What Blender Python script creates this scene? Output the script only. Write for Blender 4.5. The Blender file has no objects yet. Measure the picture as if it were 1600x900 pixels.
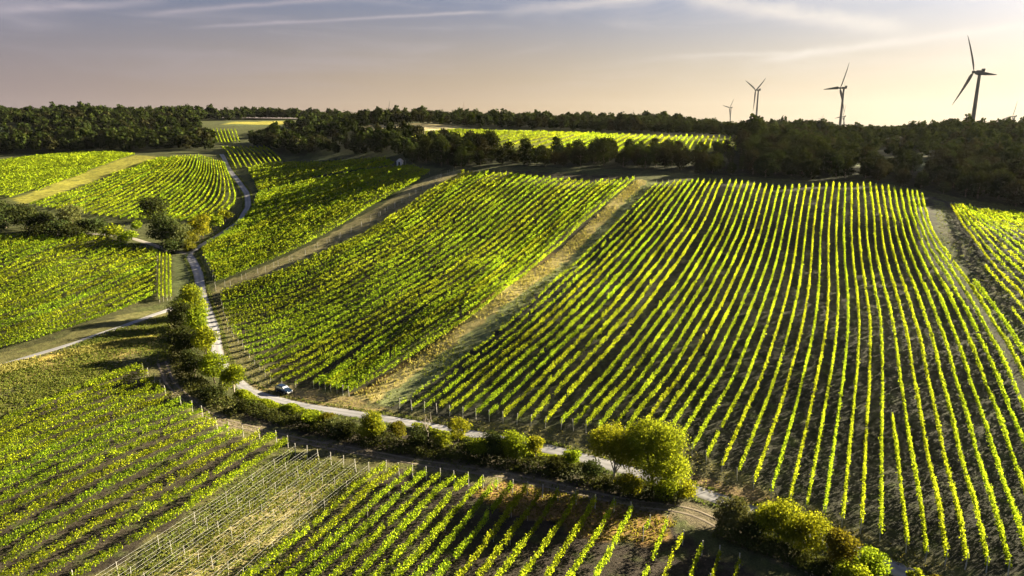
import bpy, bmesh, math, random
import numpy as np
from mathutils import Vector, Matrix

R_ = math.radians
C = bpy.context.scene.collection
S = bpy.context.scene
rng = np.random.default_rng(7)
random.seed(7)

# ------------------------------------------------------------------ camera, sky, sun, exposure
Z0 = 60.0                       # camera height of the drone (the valley road lies about 54 m lower)
PITCH = R_(13.0)
F = 1067.0                      # focal length in pixels of the 1600 x 900 photograph (24 mm)
cam_d = bpy.data.cameras.new('camera'); cam = bpy.data.objects.new('camera', cam_d); C.objects.link(cam)
cam.location = (0, 0, Z0); cam.rotation_euler = (math.pi/2 - PITCH, 0, 0)
cam_d.sensor_width = 36.0; cam_d.lens = F/1600*36; cam_d.clip_start = 0.5; cam_d.clip_end = 40000
S.camera = cam

SUN_AZ, SUN_EL = R_(63.5), R_(17.4)        # azimuth to the right of the view direction
sun_d = bpy.data.lights.new('sun', 'SUN'); sun = bpy.data.objects.new('sun', sun_d); C.objects.link(sun)
sun_d.energy = 5.0; sun_d.angle = R_(0.5); sun_d.color = (1.0, 0.86, 0.60)
to_sun = Vector((math.sin(SUN_AZ)*math.cos(SUN_EL), math.cos(SUN_AZ)*math.cos(SUN_EL), math.sin(SUN_EL)))
sun.rotation_euler = to_sun.to_track_quat('Z', 'Y').to_euler(); sun.location = (300, 200, 200)

S.view_settings.view_transform = 'Standard'; S.view_settings.look = 'None'
S.view_settings.exposure = 2.7; S.view_settings.gamma = 1.0
S.view_settings.use_curve_mapping = False
S.cycles.max_bounces = 6; S.cycles.diffuse_bounces = 2; S.cycles.transparent_max_bounces = 4
S.cycles.transmission_bounces = 4; S.cycles.volume_bounces = 0

def px_dir(px, py):
    u = (px-800)/F; v = (450-py)/F
    return np.array([u, math.cos(PITCH)+v*math.sin(PITCH), -math.sin(PITCH)+v*math.cos(PITCH)])

world = bpy.data.worlds.new('World'); S.world = world; world.use_nodes = True
def build_world():
    nt = world.node_tree; N = nt.nodes; L = nt.links
    bg = N['Background']; bg.inputs['Strength'].default_value = 0.05
    sky = N.new('ShaderNodeTexSky'); sky.sky_type = 'NISHITA'; sky.sun_disc = False
    sky.sun_elevation = SUN_EL; sky.sun_rotation = SUN_AZ
    sky.altitude = 200; sky.air_density = 1.0; sky.dust_density = 3.0; sky.ozone_density = 1.5
    tc = N.new('ShaderNodeTexCoord'); D = tc.outputs['Generated']
    def m(op, a, b=None, c=None):
        n = N.new('ShaderNodeMath'); n.operation = op
        for i, v in enumerate((a, b, c)):
            if v is None: continue
            if isinstance(v, (int, float)): n.inputs[i].default_value = v
            else: L.new(v, n.inputs[i])
        return n.outputs[0]
    def dot(vec):
        n = N.new('ShaderNodeVectorMath'); n.operation = 'DOT_PRODUCT'
        L.new(D, n.inputs[0]); n.inputs[1].default_value = tuple(vec); return n.outputs['Value']
    def smooth(x, lo, hi):
        n = N.new('ShaderNodeMapRange'); n.interpolation_type = 'SMOOTHSTEP'
        L.new(x, n.inputs['Value']); n.inputs['From Min'].default_value = lo; n.inputs['From Max'].default_value = hi
        return n.outputs['Result']
    sep = N.new('ShaderNodeSeparateXYZ'); L.new(D, sep.inputs[0]); z = sep.outputs['Z']
    # thin cirrus streaks, stretched along the horizon
    mp = N.new('ShaderNodeMapping'); L.new(D, mp.inputs['Vector'])
    mp.inputs['Rotation'].default_value = (0, R_(4), 0); mp.inputs['Scale'].default_value = (2.2, 2.2, 16.0)
    no = N.new('ShaderNodeTexNoise'); L.new(mp.outputs[0], no.inputs['Vector'])
    no.inputs['Scale'].default_value = 1.7; no.inputs['Detail'].default_value = 7; no.inputs['Roughness'].default_value = 0.55
    no.inputs['Distortion'].default_value = 0.6
    cir = m('MULTIPLY', smooth(no.outputs['Fac'], 0.42, 0.74), smooth(z, 0.02, 0.14))
    n2 = N.new('ShaderNodeTexNoise'); L.new(D, n2.inputs['Vector']); n2.inputs['Scale'].default_value = 30; n2.inputs['Detail'].default_value = 4
    # old condensation trails: each a straight band of sky
    tot = m('MULTIPLY', cir, 0.45)
    for (a, b, w, s) in (((300, 43), (790, 17), 0.0022, 0.34), ((-20, 20), (260, 0), 0.004, 0.28), ((230, 22), (520, -2), 0.003, 0.36),
                         ((1060, -6), (1420, 46), 0.010, 0.42), ((1190, 94), (1620, 36), 0.005, 0.34), ((780, 20), (1010, -4), 0.006, 0.25), ((1050, 88), (1260, 82), 0.003, 0.18)):
        da = px_dir(*a); db = px_dir(*b); da /= np.linalg.norm(da); db /= np.linalg.norm(db)
        n = np.cross(da, db); n /= np.linalg.norm(n); mid = da+db; mid /= np.linalg.norm(mid)
        al = db-da; half = np.linalg.norm(al)/2; al /= np.linalg.norm(al)
        off = m('ADD', dot(n), m('MULTIPLY', m('SUBTRACT', n2.outputs['Fac'], 0.5), w*1.6))
        band = m('POWER', 2.718, m('MULTIPLY', -1.0, m('POWER', m('ABSOLUTE', m('DIVIDE', off, w)), 2.0)))
        ends = smooth(m('ABSOLUTE', dot(al)), half*1.15, half*0.7)
        tot = m('ADD', tot, m('MULTIPLY', m('MULTIPLY', band, ends), m('MULTIPLY', s*1.35, m('ADD', 0.55, n2.outputs['Fac']))))
    tot = m('MINIMUM', tot, 0.85)
    # low haze belt: warm, thicker near the horizon
    hz = m('MULTIPLY', smooth(z, 0.24, -0.02), 0.92)
    mix0 = N.new('ShaderNodeMix'); mix0.data_type = 'RGBA'; mix0.blend_type = 'MIX'
    gain = N.new('ShaderNodeMix'); gain.data_type = 'RGBA'; gain.blend_type = 'MULTIPLY'; gain.inputs[0].default_value = 1.0
    hsv = N.new('ShaderNodeHueSaturation'); hsv.inputs['Saturation'].default_value = 1.0
    L.new(sky.outputs[0], hsv.inputs['Color'])
    L.new(hsv.outputs[0], gain.inputs[6]); gain.inputs[7].default_value = SKY_GAIN
    L.new(hz, mix0.inputs[0]); L.new(gain.outputs[2], mix0.inputs[6])
    hazecol = N.new('ShaderNodeMix'); hazecol.data_type = 'RGBA'
    sd = dot((math.sin(SUN_AZ), math.cos(SUN_AZ), 0))
    hz2 = N.new('ShaderNodeMix'); hz2.data_type = 'RGBA'; L.new(smooth(sd, -0.3, 0.55), hz2.inputs[0])
    hz3 = N.new('ShaderNodeMix'); hz3.data_type = 'RGBA'; L.new(smooth(sd, -0.9, -0.2), hz3.inputs[0]); hz3.inputs[6].default_value = HAZE_BACK; hz3.inputs[7].default_value = HAZE_FAR; L.new(hz3.outputs[2], hz2.inputs[6]); hz2.inputs[7].default_value = HAZE_MID
    L.new(smooth(sd, 0.35, 1.0), hazecol.inputs[0]); L.new(hz2.outputs[2], hazecol.inputs[6]); hazecol.inputs[7].default_value = HAZE_SUN
    L.new(hazecol.outputs[2], mix0.inputs[7])
    cl = N.new('ShaderNodeMix'); cl.data_type = 'RGBA'; L.new(tot, cl.inputs[0])
    L.new(mix0.outputs[2], cl.inputs[6])
    clc = N.new('ShaderNodeMix'); clc.data_type = 'RGBA'
    L.new(smooth(dot((math.sin(SUN_AZ), math.cos(SUN_AZ), 0)), 0.1, 1.0), clc.inputs[0])
    clc.inputs[6].default_value = CLOUD_FAR; clc.inputs[7].default_value = CLOUD_SUN
    L.new(clc.outputs[2], cl.inputs[7])
    L.new(cl.outputs[2], bg.inputs['Color'])
SKY_GAIN = (0.20, 0.23, 0.33, 1)
HAZE_FAR = (1.15, 0.86, 0.86, 1); HAZE_MID = (2.05, 1.48, 0.90, 1); HAZE_SUN = (3.35, 2.75, 1.85, 1); HAZE_BACK = (0.26, 0.26, 0.36, 1)
CLOUD_FAR = (1.5, 1.35, 1.5, 1); CLOUD_SUN = (3.4, 3.1, 2.7, 1)
build_world()

# ------------------------------------------------------------------ materials
def new_mat(name):
    m = bpy.data.materials.new(name); m.use_nodes = True
    m.node_tree.nodes.clear(); return m, m.node_tree.nodes, m.node_tree.links
def leaf_mat(name, cols, trans=0.45, tcol=(0.22, 0.27, 0.02), rough=0.55, patch=0.25, spec=0.0, tmix=0.6, vary=0.12):
    m, N, L = new_mat(name)
    out = N.new('ShaderNodeOutputMaterial'); geo = N.new('ShaderNodeNewGeometry')
    ramp = N.new('ShaderNodeValToRGB'); L.new(geo.outputs['Random Per Island'], ramp.inputs[0])
    el = ramp.color_ramp.elements
    while len(el) < len(cols): el.new(0.5)
    for i, c in enumerate(cols):
        el[i].position = i/(len(cols)-1); el[i].color = (*c, 1)
    oi = N.new('ShaderNodeObjectInfo'); hs = N.new('ShaderNodeHueSaturation')
    mr = N.new('ShaderNodeMapRange'); L.new(oi.outputs['Random'], mr.inputs[0])
    mr.inputs[3].default_value = 0.485; mr.inputs[4].default_value = 0.515; n3 = N.new('ShaderNodeTexNoise'); n3.inputs['Scale'].default_value = 0.05; n3.inputs['Detail'].default_value = 5; L.new(geo.outputs['Position'], n3.inputs['Vector'])
    hu = N.new('ShaderNodeMath'); hu.operation = 'MULTIPLY_ADD'; L.new(n3.outputs['Fac'], hu.inputs[0]); hu.inputs[1].default_value = 0.02; hu.inputs[2].default_value = -0.011
    ha = N.new('ShaderNodeMath'); ha.operation = 'ADD'; L.new(mr.outputs[0], ha.inputs[0]); L.new(hu.outputs[0], ha.inputs[1]); L.new(ha.outputs[0], hs.inputs['Hue'])
    no = N.new('ShaderNodeTexNoise'); no.inputs['Scale'].default_value = patch; no.inputs['Detail'].default_value = 3
    L.new(geo.outputs['Position'], no.inputs['Vector'])
    mv = N.new('ShaderNodeMapRange'); L.new(no.outputs['Fac'], mv.inputs[0])
    mv.inputs[1].default_value = 0.3; mv.inputs[2].default_value = 0.7; mv.inputs[3].default_value = 0.65; mv.inputs[4].default_value = 1.3
    ov = N.new('ShaderNodeMath'); ov.operation = 'MULTIPLY_ADD'; L.new(oi.outputs['Random'], ov.inputs[0]); ov.inputs[1].default_value = 2*vary; ov.inputs[2].default_value = 1-vary
    vv = N.new('ShaderNodeMath'); vv.operation = 'MULTIPLY'; L.new(mv.outputs[0], vv.inputs[0]); L.new(ov.outputs[0], vv.inputs[1])
    L.new(vv.outputs[0], hs.inputs['Value']); L.new(ramp.outputs[0], hs.inputs['Color'])
    pb = N.new('ShaderNodeBsdfPrincipled'); L.new(hs.outputs[0], pb.inputs['Base Color'])
    pb.inputs['Roughness'].default_value = rough; pb.inputs['Specular IOR Level'].default_value = spec
    tr = N.new('ShaderNodeBsdfTranslucent')
    tm = N.new('ShaderNodeMix'); tm.data_type = 'RGBA'; tm.blend_type = 'MIX'; tm.inputs[0].default_value = tmix
    L.new(hs.outputs[0], tm.inputs[6]); tm.inputs[7].default_value = (*tcol, 1); tv = N.new('ShaderNodeHueSaturation'); L.new(tm.outputs[2], tv.inputs['Color']); L.new(ha.outputs[0], tv.inputs['Hue']); tvm = N.new('ShaderNodeMapRange'); L.new(geo.outputs['Random Per Island'], tvm.inputs[0]); tvm.inputs[3].default_value = 1.35; tvm.inputs[4].default_value = 0.6
    tv2 = N.new('ShaderNodeMath'); tv2.operation = 'MULTIPLY'; L.new(tvm.outputs[0], tv2.inputs[0]); L.new(mv.outputs[0], tv2.inputs[1]); L.new(tv2.outputs[0], tv.inputs['Value']); L.new(tv.outputs[0], tr.inputs[0])
    mx = N.new('ShaderNodeMixShader'); mx.inputs[0].default_value = trans
    L.new(pb.outputs[0], mx.inputs[1]); L.new(tr.outputs[0], mx.inputs[2]); L.new(mx.outputs[0], out.inputs[0])
    return m
def plain_mat(name, col, rough=0.7, metal=0.0, spec=0.3, var=0.2, scale=8.0, coat=0.0):
    m, N, L = new_mat(name)
    out = N.new('ShaderNodeOutputMaterial'); pb = N.new('ShaderNodeBsdfPrincipled')
    tc = N.new('ShaderNodeTexCoord'); no = N.new('ShaderNodeTexNoise'); L.new(tc.outputs['Object'], no.inputs['Vector'])
    no.inputs['Scale'].default_value = scale; no.inputs['Detail'].default_value = 5
    mr = N.new('ShaderNodeMapRange'); L.new(no.outputs['Fac'], mr.inputs[0])
    mr.inputs[1].default_value = 0.3; mr.inputs[2].default_value = 0.7; mr.inputs[3].default_value = 1-var; mr.inputs[4].default_value = 1+var
    hs = N.new('ShaderNodeHueSaturation'); hs.inputs['Color'].default_value = (*col, 1); L.new(mr.outputs[0], hs.inputs['Value'])
    L.new(hs.outputs[0], pb.inputs['Base Color']); pb.inputs['Roughness'].default_value = rough
    pb.inputs['Metallic'].default_value = metal; pb.inputs['Specular IOR Level'].default_value = spec
    pb.inputs['Coat Weight'].default_value = coat
    L.new(pb.outputs[0], out.inputs[0]); return m

M = {}
M['vine'] = leaf_mat('vine_leaves', [(0.036, 0.060, 0.006), (0.065, 0.098, 0.008), (0.095, 0.12, 0.010), (0.05, 0.08, 0.007)], 0.58, (0.48, 0.60, 0.02), patch=0.12, tmix=0.78)
M['vine_young'] = leaf_mat('young_vine_leaves', [(0.09, 0.12, 0.02), (0.15, 0.16, 0.03)], 0.45, (0.30, 0.30, 0.03))
M['tree'] = leaf_mat('tree_leaves', [(0.018, 0.028, 0.009), (0.034, 0.045, 0.012), (0.055, 0.062, 0.016)], 0.2, (0.09, 0.10, 0.02), patch=0.1, vary=0.35)
M['tree_bright'] = leaf_mat('bright_tree_leaves', [(0.055, 0.085, 0.010), (0.11, 0.13, 0.012), (0.12, 0.135, 0.014)], 0.48, (0.44, 0.45, 0.015), patch=0.3, tmix=0.7)
M['tree_green'] = leaf_mat('fresh_green_tree_leaves', [(0.04, 0.065, 0.008), (0.075, 0.10, 0.010), (0.10, 0.125, 0.012)], 0.5, (0.46, 0.55, 0.018), patch=0.3, tmix=0.7)
M['tree_rust'] = leaf_mat('rusty_tree_leaves', [(0.05, 0.052, 0.010), (0.10, 0.088, 0.012), (0.085, 0.09, 0.012)], 0.38, (0.32, 0.30, 0.015), patch=0.4, tmix=0.65)
M['tree_olive'] = leaf_mat('olive_bush_leaves', [(0.05, 0.065, 0.018), (0.09, 0.10, 0.03), (0.12, 0.13, 0.05)], 0.3, (0.2, 0.2, 0.04), patch=0.4)
M['scrub'] = leaf_mat('scrub_leaves', [(0.03, 0.04, 0.012), (0.06, 0.062, 0.016), (0.05, 0.06, 0.012)], 0.2, (0.12, 0.12, 0.02))
M['bark'] = plain_mat('bark', (0.09, 0.07, 0.05), 0.9)
M['pale_bark'] = plain_mat('pale_bark', (0.30, 0.26, 0.20), 0.9)
M['post'] = plain_mat('weathered_post', (0.42, 0.40, 0.35), 0.8)
M['wire'] = plain_mat('galvanised_wire', (0.5, 0.5, 0.46), 0.6, 0.0)
M['grass_dry'] = leaf_mat('dry_grass', [(0.16, 0.14, 0.04), (0.27, 0.22, 0.07), (0.20, 0.19, 0.05)], 0.35, (0.40, 0.35, 0.06))
M['grass_green'] = leaf_mat('green_grass', [(0.05, 0.075, 0.015), (0.09, 0.11, 0.02), (0.13, 0.13, 0.03)], 0.35, (0.2, 0.24, 0.03))

# ------------------------------------------------------------------ terrain
def ratio(py):
    v = (450-py)/F
    return (math.cos(PITCH)+v*math.sin(PITCH)), (-math.sin(PITCH)+v*math.cos(PITCH))
ctl = []
def cp(px, py, Y):
    cy, cz = ratio(py); ctl.append(((px-800)/F*Y/cy, Y, Y/cy*cz))
def cw(px, Y, z): ctl.append(((px-800)/F*Y*0.975, Y, z))
for a in ((1400, 825, 82.8), (1400, 700, 104), (1400, 550, 135), (1400, 477, 160), (1400, 410, 188), (1400, 350, 214), (1400, 300, 262), (1250, 287, 280),
          (1590, 330, 240), (1590, 400, 188), (1590, 500, 150), (1590, 640, 113), (1590, 890, 72), (1500, 890, 74), (1800, 890, 70), (1800, 500, 142), (1800, 360, 205),
          (1150, 280, 286), (1000, 272, 293), (1000, 400, 205), (1100, 400, 200), (1200, 550, 137), (1000, 560, 138), (760, 477, 170), (850, 402, 212), (800, 620, 128),
          (545, 612, 136), (443, 607, 140), (640, 655, 121), (850, 700, 108), (1000, 740, 99), (1190, 805, 88), (1400, 885, 76),
          (600, 350, 248), (700, 350, 245), (400, 430, 213), (345, 460, 203), (325, 490, 190), (470, 520, 172), (300, 400, 242), (390, 310, 340), (348, 245, 457),
          (720, 265, 312), (800, 264, 305), (640, 262, 342), (566, 268, 366), (490, 282, 365), (401, 305, 346), (500, 248, 440), (440, 256, 430),
          (412, 230, 520), (345, 230, 530), (333, 202, 640), (367, 222, 590), (400, 190, 800),
          (0, 340, 300), (0, 300, 350), (0, 255, 430), (250, 240, 468), (150, 300, 368), (300, 350, 292), (270, 395, 247), (200, 342, 306), (310, 290, 380),
          (0, 372, 258), (120, 372, 256), (0, 450, 205), (130, 440, 210), (0, 560, 152), (100, 590, 139), (300, 590, 143), (340, 550, 158), (180, 510, 172),
          (0, 235, 520), (200, 235, 515), (600, 197, 522), (700, 201, 510), (850, 205, 500), (1050, 212, 440), (1150, 217, 398), (1149, 231, 352), (900, 240, 362),
          (650, 215, 450), (1400, 250, 330), (1460, 258, 310), (200, 700, 105), (600, 720, 104), (420, 690, 112), (0, 890, 72), (400, 890, 73), (800, 890, 75), (0, 700, 106),
          (900, 745, 99), (1050, 815, 86), (1200, 890, 76), (-250, 890, 70), (-250, 560, 150), (-250, 340, 300), (20, 200, 620)):
    cp(*a)
for a in ((200, 850, 15), (430, 850, 13), (-200, 850, 13), (600, 620, 5), (800, 620, 3.5), (1000, 620, 2), (1150, 600, -3), (1260, 600, -6.5), (1350, 480, -5), (1500, 450, -4), (1600, 420, -3), (1750, 400, -4),
          (1250, 400, -8), (1330, 340, -13), (1560, 330, -12)):
    cw(*a)
ctl += [(-1300, 900, 20), (-1200, 300, -25), (-500, 80, -47), (-900, -100, -45), (900, 900, -8), (700, 320, -18), (500, 60, -46), (0, 1500, -12), (-800, 2000, 0), (1200, 2000, -20),
        (0, -150, -52), (-300, -200, -50), (350, -150, -50), (2500, 2500, -30), (-2500, 2500, -10), (0, 2600, -30), (2500, -200, -40), (-2500, -200, -40)]
ctl = np.array(ctl, float); ctl[:, 2] += Z0
_P = ctl[:, :2]/500.0
def _k(r2): return np.where(r2 > 0, 0.5*r2*np.log(np.maximum(r2, 1e-12)), 0)
_n = len(ctl); _r2 = ((_P[:, None]-_P[None])**2).sum(-1)
_A = np.zeros((_n+3, _n+3)); _A[:_n, :_n] = _k(_r2)+np.eye(_n)*2e-4
_A[:_n, _n:] = np.c_[np.ones(_n), _P]; _A[_n:, :_n] = _A[:_n, _n:].T
_w = np.linalg.solve(_A, np.r_[ctl[:, 2], 0, 0, 0])
def tps(x, y):
    q = np.c_[np.clip(x, -2500, 2500), np.clip(y, -200, 2600)]/500.0
    o = np.empty(len(q))
    for i in range(0, len(q), 20000):
        b = q[i:i+20000]; o[i:i+20000] = _k(((b[:, None]-_P[None])**2).sum(-1)) @ _w[:_n] + _w[_n] + b @ _w[_n+1:]
    return o
def axis(pieces):
    out = [pieces[0][0]]
    for a, b, s in pieces:
        n = max(1, int(round((b-a)/s))); out += list(a+(b-a)*np.arange(1, n+1)/n)
    return np.array(out)
GX = axis(((-7500, -3000, 1500), (-3000, -900, 150), (-900, -420, 12), (-420, -180, 3), (-180, 190, 1.0), (190, 420, 3), (420, 900, 12), (900, 3000, 150), (3000, 7500, 1500)))
GY = axis(((-2000, -200, 200), (-200, 40, 12), (40, 66, 2), (66, 200, 1.0), (200, 360, 1.6), (360, 560, 3), (560, 1000, 12), (1000, 3000, 100), (3000, 7000, 1000)))
_gx, _gy = np.meshgrid(GX, GY)
GZ = tps(_gx.ravel(), _gy.ravel()).reshape(_gx.shape)
GZ += 0.18*np.sin(_gx*0.13+1.7*np.sin(_gy*0.05))*np.sin(_gy*0.11+0.7)     # gentle unevenness
def H(x, y):
    x = np.asarray(x, float); y = np.asarray(y, float)
    i = np.clip(np.searchsorted(GX, x)-1, 0, len(GX)-2); j = np.clip(np.searchsorted(GY, y)-1, 0, len(GY)-2)
    fx = (x-GX[i])/(GX[i+1]-GX[i]); fy = (y-GY[j])/(GY[j+1]-GY[j])
    return (GZ[j, i]*(1-fx)+GZ[j, i+1]*fx)*(1-fy)+(GZ[j+1, i]*(1-fx)+GZ[j+1, i+1]*fx)*fy
_T = np.geomspace(45, 1500, 900)
def ground(pts, dz=0.0):
    """where lines of sight through photo points meet the terrain (measured once, in world metres)"""
    out = []
    for (px, py) in pts:
        d = px_dir(px, py); d = d/d[1]
        f = Z0+_T*d[2]-H(_T*d[0], _T)-dz
        k = np.nonzero(f < 0)[0]
        if len(k) == 0 or k[0] == 0:
            k0 = len(_T)-1 if len(k) == 0 else 0; t = _T[k0]
        else:
            k0 = k[0]; t = _T[k0-1]+(_T[k0]-_T[k0-1])*f[k0-1]/(f[k0-1]-f[k0])
        out.append((t*d[0], t))
    return np.array(out)
def to_px(x, y, z):
    x, y, z = np.asarray(x, float), np.asarray(y, float), np.asarray(z, float)-Z0
    fw = y*math.cos(PITCH)-z*math.sin(PITCH); up = y*math.sin(PITCH)+z*math.cos(PITCH)
    return 800+F*x/fw, 450-F*up/fw
def inside(poly, x, y):
    poly = np.asarray(poly); r = np.zeros(np.shape(x), bool); n = len(poly)
    for i in range(n):
        x1, y1 = poly[i]; x2, y2 = poly[(i+1) % n]
        c = ((y1 > y) != (y2 > y)) & (x < (x2-x1)*(y-y1)/(y2-y1+1e-12)+x1); r ^= c
    return r
def resample(p, n):
    p = np.asarray(p, float); s = np.r_[0, np.cumsum(np.hypot(*np.diff(p, axis=0).T))]
    t = np.linspace(0, s[-1], n); return np.c_[np.interp(t, s, p[:, 0]), np.interp(t, s, p[:, 1])]
def smooth_line(p, n=80, it=2):
    q = resample(p, n)
    for _ in range(it*6): q[1:-1] = 0.25*q[:-2]+0.5*q[1:-1]+0.25*q[2:]
    return q

def link(o, parent=None):
    C.objects.link(o)
    if parent: o.parent = parent
    return o
def tag(o, label, cat, group=None, kind=None):
    if label: o['label'] = label
    if cat: o['category'] = cat
    if group: o['group'] = group
    if kind: o['kind'] = kind
    return o
def quads_mesh(name, V, mats, midx=None, nper=4):
    V = np.asarray(V, np.float32).reshape(-1, 3); nf = len(V)//nper
    me = bpy.data.meshes.new(name); me.vertices.add(len(V)); me.vertices.foreach_set('co', V.ravel())
    me.loops.add(len(V)); me.loops.foreach_set('vertex_index', np.arange(len(V), dtype=np.int32))
    me.polygons.add(nf); me.polygons.foreach_set('loop_start', np.arange(0, len(V), nper, dtype=np.int32))
    try: me.polygons.foreach_set('loop_total', np.full(nf, nper, dtype=np.int32))
    except Exception: pass
    for m in mats: me.materials.append(m)
    if midx is not None: me.polygons.foreach_set('material_index', np.asarray(midx, np.int32))
    me.update(calc_edges=True); return me

# zones of ground colour (what grows or lies there, plus some painted sun and shade)
ZONES = []
def zone(col, pts, var=1.0): ZONES.append((ground(pts), col))
SOIL_R = (0.034, 0.034, 0.023)
zone((0.10, 0.095, 0.035), [(-300, 900), (-300, 560), (270, 482), (300, 600), (480, 690), (1000, 800), (1200, 905)])
zone(SOIL_R, [(600, 640), (1010, 284), (1300, 288), (1450, 305), (1480, 315), (1640, 500), (1680, 900), (1540, 900), (1220, 770), (1080, 700), (860, 668)])
zone((0.06, 0.07, 0.03), [(1455, 310), (1475, 316), (1490, 352), (1560, 440), (1680, 560), (1680, 640), (1545, 500), (1465, 385)])
zone((0.075, 0.07, 0.042), [(1462, 320), (1478, 350), (1520, 405), (1600, 500), (1595, 508), (1505, 405), (1470, 362)])
zone((0.060, 0.062, 0.04), [(1478, 315), (1640, 335), (1640, 560), (1600, 510)])
zone((0.042, 0.036, 0.022), [(345, 455), (725, 268), (995, 276), (760, 480), (545, 615), (430, 597), (365, 515)])
zone((0.05, 0.058, 0.022), [(316, 394), (395, 330), (401, 303), (640, 262), (672, 274), (552, 343), (338, 443)])
zone((0.018, 0.030, 0.012), [(385, 263), (500, 247), (620, 250), (640, 262), (566, 269), (401, 304), (396, 290)])  # ground darkened to paint the shade the wood throws here
zone((0.20, 0.175, 0.08), [(335, 448), (470, 391), (552, 345), (670, 277), (722, 264), (725, 271), (570, 368), (470, 414), (345, 458)])
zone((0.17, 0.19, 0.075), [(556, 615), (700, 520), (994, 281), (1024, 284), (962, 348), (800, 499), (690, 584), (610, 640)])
zone((0.36, 0.30, 0.11), [(548, 616), (700, 519), (994, 281), (1012, 283), (920, 372), (800, 470), (660, 575), (585, 628)])  # dry grass; left half painted paler for sunlight than the shaded right half
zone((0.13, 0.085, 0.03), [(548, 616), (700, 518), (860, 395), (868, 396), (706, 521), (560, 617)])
zone((0.05, 0.056, 0.018), [(20, 326), (247, 246), (300, 243), (345, 246), (362, 275), (376, 312), (345, 342), (225, 348), (110, 350), (-60, 352)])
zone((0.05, 0.056, 0.018), [(-60, 312), (20, 311), (212, 242), (60, 248), (-60, 268)])
zone((0.20, 0.19, 0.03), [(20, 311), (100, 281), (212, 242), (249, 246), (175, 272), (125, 290), (36, 320)])
zone((0.05, 0.05, 0.02), [(-60, 372), (60, 368), (150, 373), (268, 399), (268, 466), (190, 492), (90, 530), (-60, 565)])
zone((0.085, 0.10, 0.04), [(270, 400), (298, 402), (308, 440), (300, 470), (272, 478)])
zone((0.09, 0.085, 0.036), [(318, 455), (345, 458), (365, 515), (430, 597), (545, 616), (610, 640), (860, 668), (1080, 700), (1220, 772), (1540, 902), (1460, 905), (1180, 795), (960, 723), (640, 655), (470, 630), (385, 606), (345, 560), (338, 510)])
zone((0.20, 0.155, 0.07), [(385, 600), (460, 605), (560, 622), (600, 645), (480, 632)])
zone((0.18, 0.13, 0.06), [(1085, 745), (1180, 765), (1240, 795), (1260, 820), (1190, 795), (1090, 762)])
zone((0.45, 0.34, 0.08), [(-60, 592), (60, 558), (250, 520), (250, 540), (120, 570), (-60, 616)])  # bright gold paints a band of sunlight coming through a gap
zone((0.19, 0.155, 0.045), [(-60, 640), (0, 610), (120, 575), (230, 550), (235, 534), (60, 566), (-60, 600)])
zone((0.034, 0.028, 0.020), [(-60, 690), (60, 632), (217, 575), (270, 630), (345, 676), (437, 698), (160, 900), (-60, 905)])
zone((0.075, 0.075, 0.032), [(170, 905), (437, 698), (578, 733), (390, 905)])
zone((0.21, 0.18, 0.075), [(230, 905), (440, 770), (520, 752), (380, 905)])  # paler patch stands in for sun falling through gaps in the hedge
zone((0.036, 0.029, 0.022), [(390, 905), (596, 732), (735, 752), (990, 795), (1080, 840), (1180, 905)])
zone((0.20, 0.125, 0.045), [(735, 765), (790, 752), (960, 785), (1060, 815), (1035, 850), (930, 845), (860, 815), (780, 800)])  # orange ground colour paints low sun between the tree shadows
zone((0.12, 0.10, 0.06), [(255, 560), (275, 600), (330, 645), (480, 683), (640, 712), (820, 735), (1000, 780), (1090, 782), (1200, 850), (1330, 905), (1290, 905), (1160, 855), (1070, 812), (960, 790), (800, 752), (640, 728), (480, 698), (330, 660), (262, 610), (245, 570)])
zone((0.045, 0.038, 0.025), [(372, 622), (480, 656), (640, 676), (840, 722), (1060, 785), (1000, 783), (820, 738), (640, 712), (480, 680), (380, 655)])
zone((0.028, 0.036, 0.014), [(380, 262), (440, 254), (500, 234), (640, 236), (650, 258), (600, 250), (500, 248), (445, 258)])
zone((0.42, 0.36, 0.19), [(540, 198), (745, 201), (690, 210), (640, 214), (560, 208)])
zone((0.14, 0.15, 0.02), [(640, 216), (700, 203), (900, 205), (1050, 212), (1160, 217), (1155, 236), (900, 246), (650, 230)])
zone((0.30, 0.27, 0.045), [(350, 194), (365, 190), (445, 189), (445, 195)])
zone((0.05, 0.07, 0.025), [(1320, 245), (1400, 246), (1480, 256), (1440, 264), (1330, 254)])
zone((0.05, 0.075, 0.03), [(-60, 205), (0, 198), (46, 197), (46, 204), (-60, 212)])
FOREST = [
    [(-33, 322), (-53, 360), (-74, 402), (-114, 442), (-151, 456), (-202, 540), (-218, 592), (-174, 590), (-112, 508), (-61, 443), (-26, 405), (-2, 332)],
    [(-520, 500), (-372, 492), (-290, 488), (-212, 488), (-226, 530), (-312, 690), (-345, 770), (-300, 835), (-230, 850), (-230, 960), (-1000, 960), (-900, 640)],
    [(-210, 640), (-140, 560), (-117, 532), (-48, 522), (24, 516), (86, 472), (117, 428), (131, 402), (190, 440), (190, 640), (-200, 760)],
    [(-33, 317), (0, 310), (28, 306), (55, 301), (92, 291), (125, 287), (150, 277), (160, 266), (169, 255), (181, 246), (193, 236), (212, 205), (240, 180), (330, 170), (420, 260), (380, 480), (190, 640), (131, 402), (122, 346), (70, 352), (33, 352), (5, 350), (-20, 345)],
]
CLEARINGS = [ground([(1318, 243), (1400, 245), (1490, 256), (1440, 268), (1330, 258)]), ground([(-60, 205), (0, 197), (48, 196), (48, 206), (-60, 214)]), ground([(345, 197), (355, 190), (445, 188), (450, 198)])]
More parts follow.
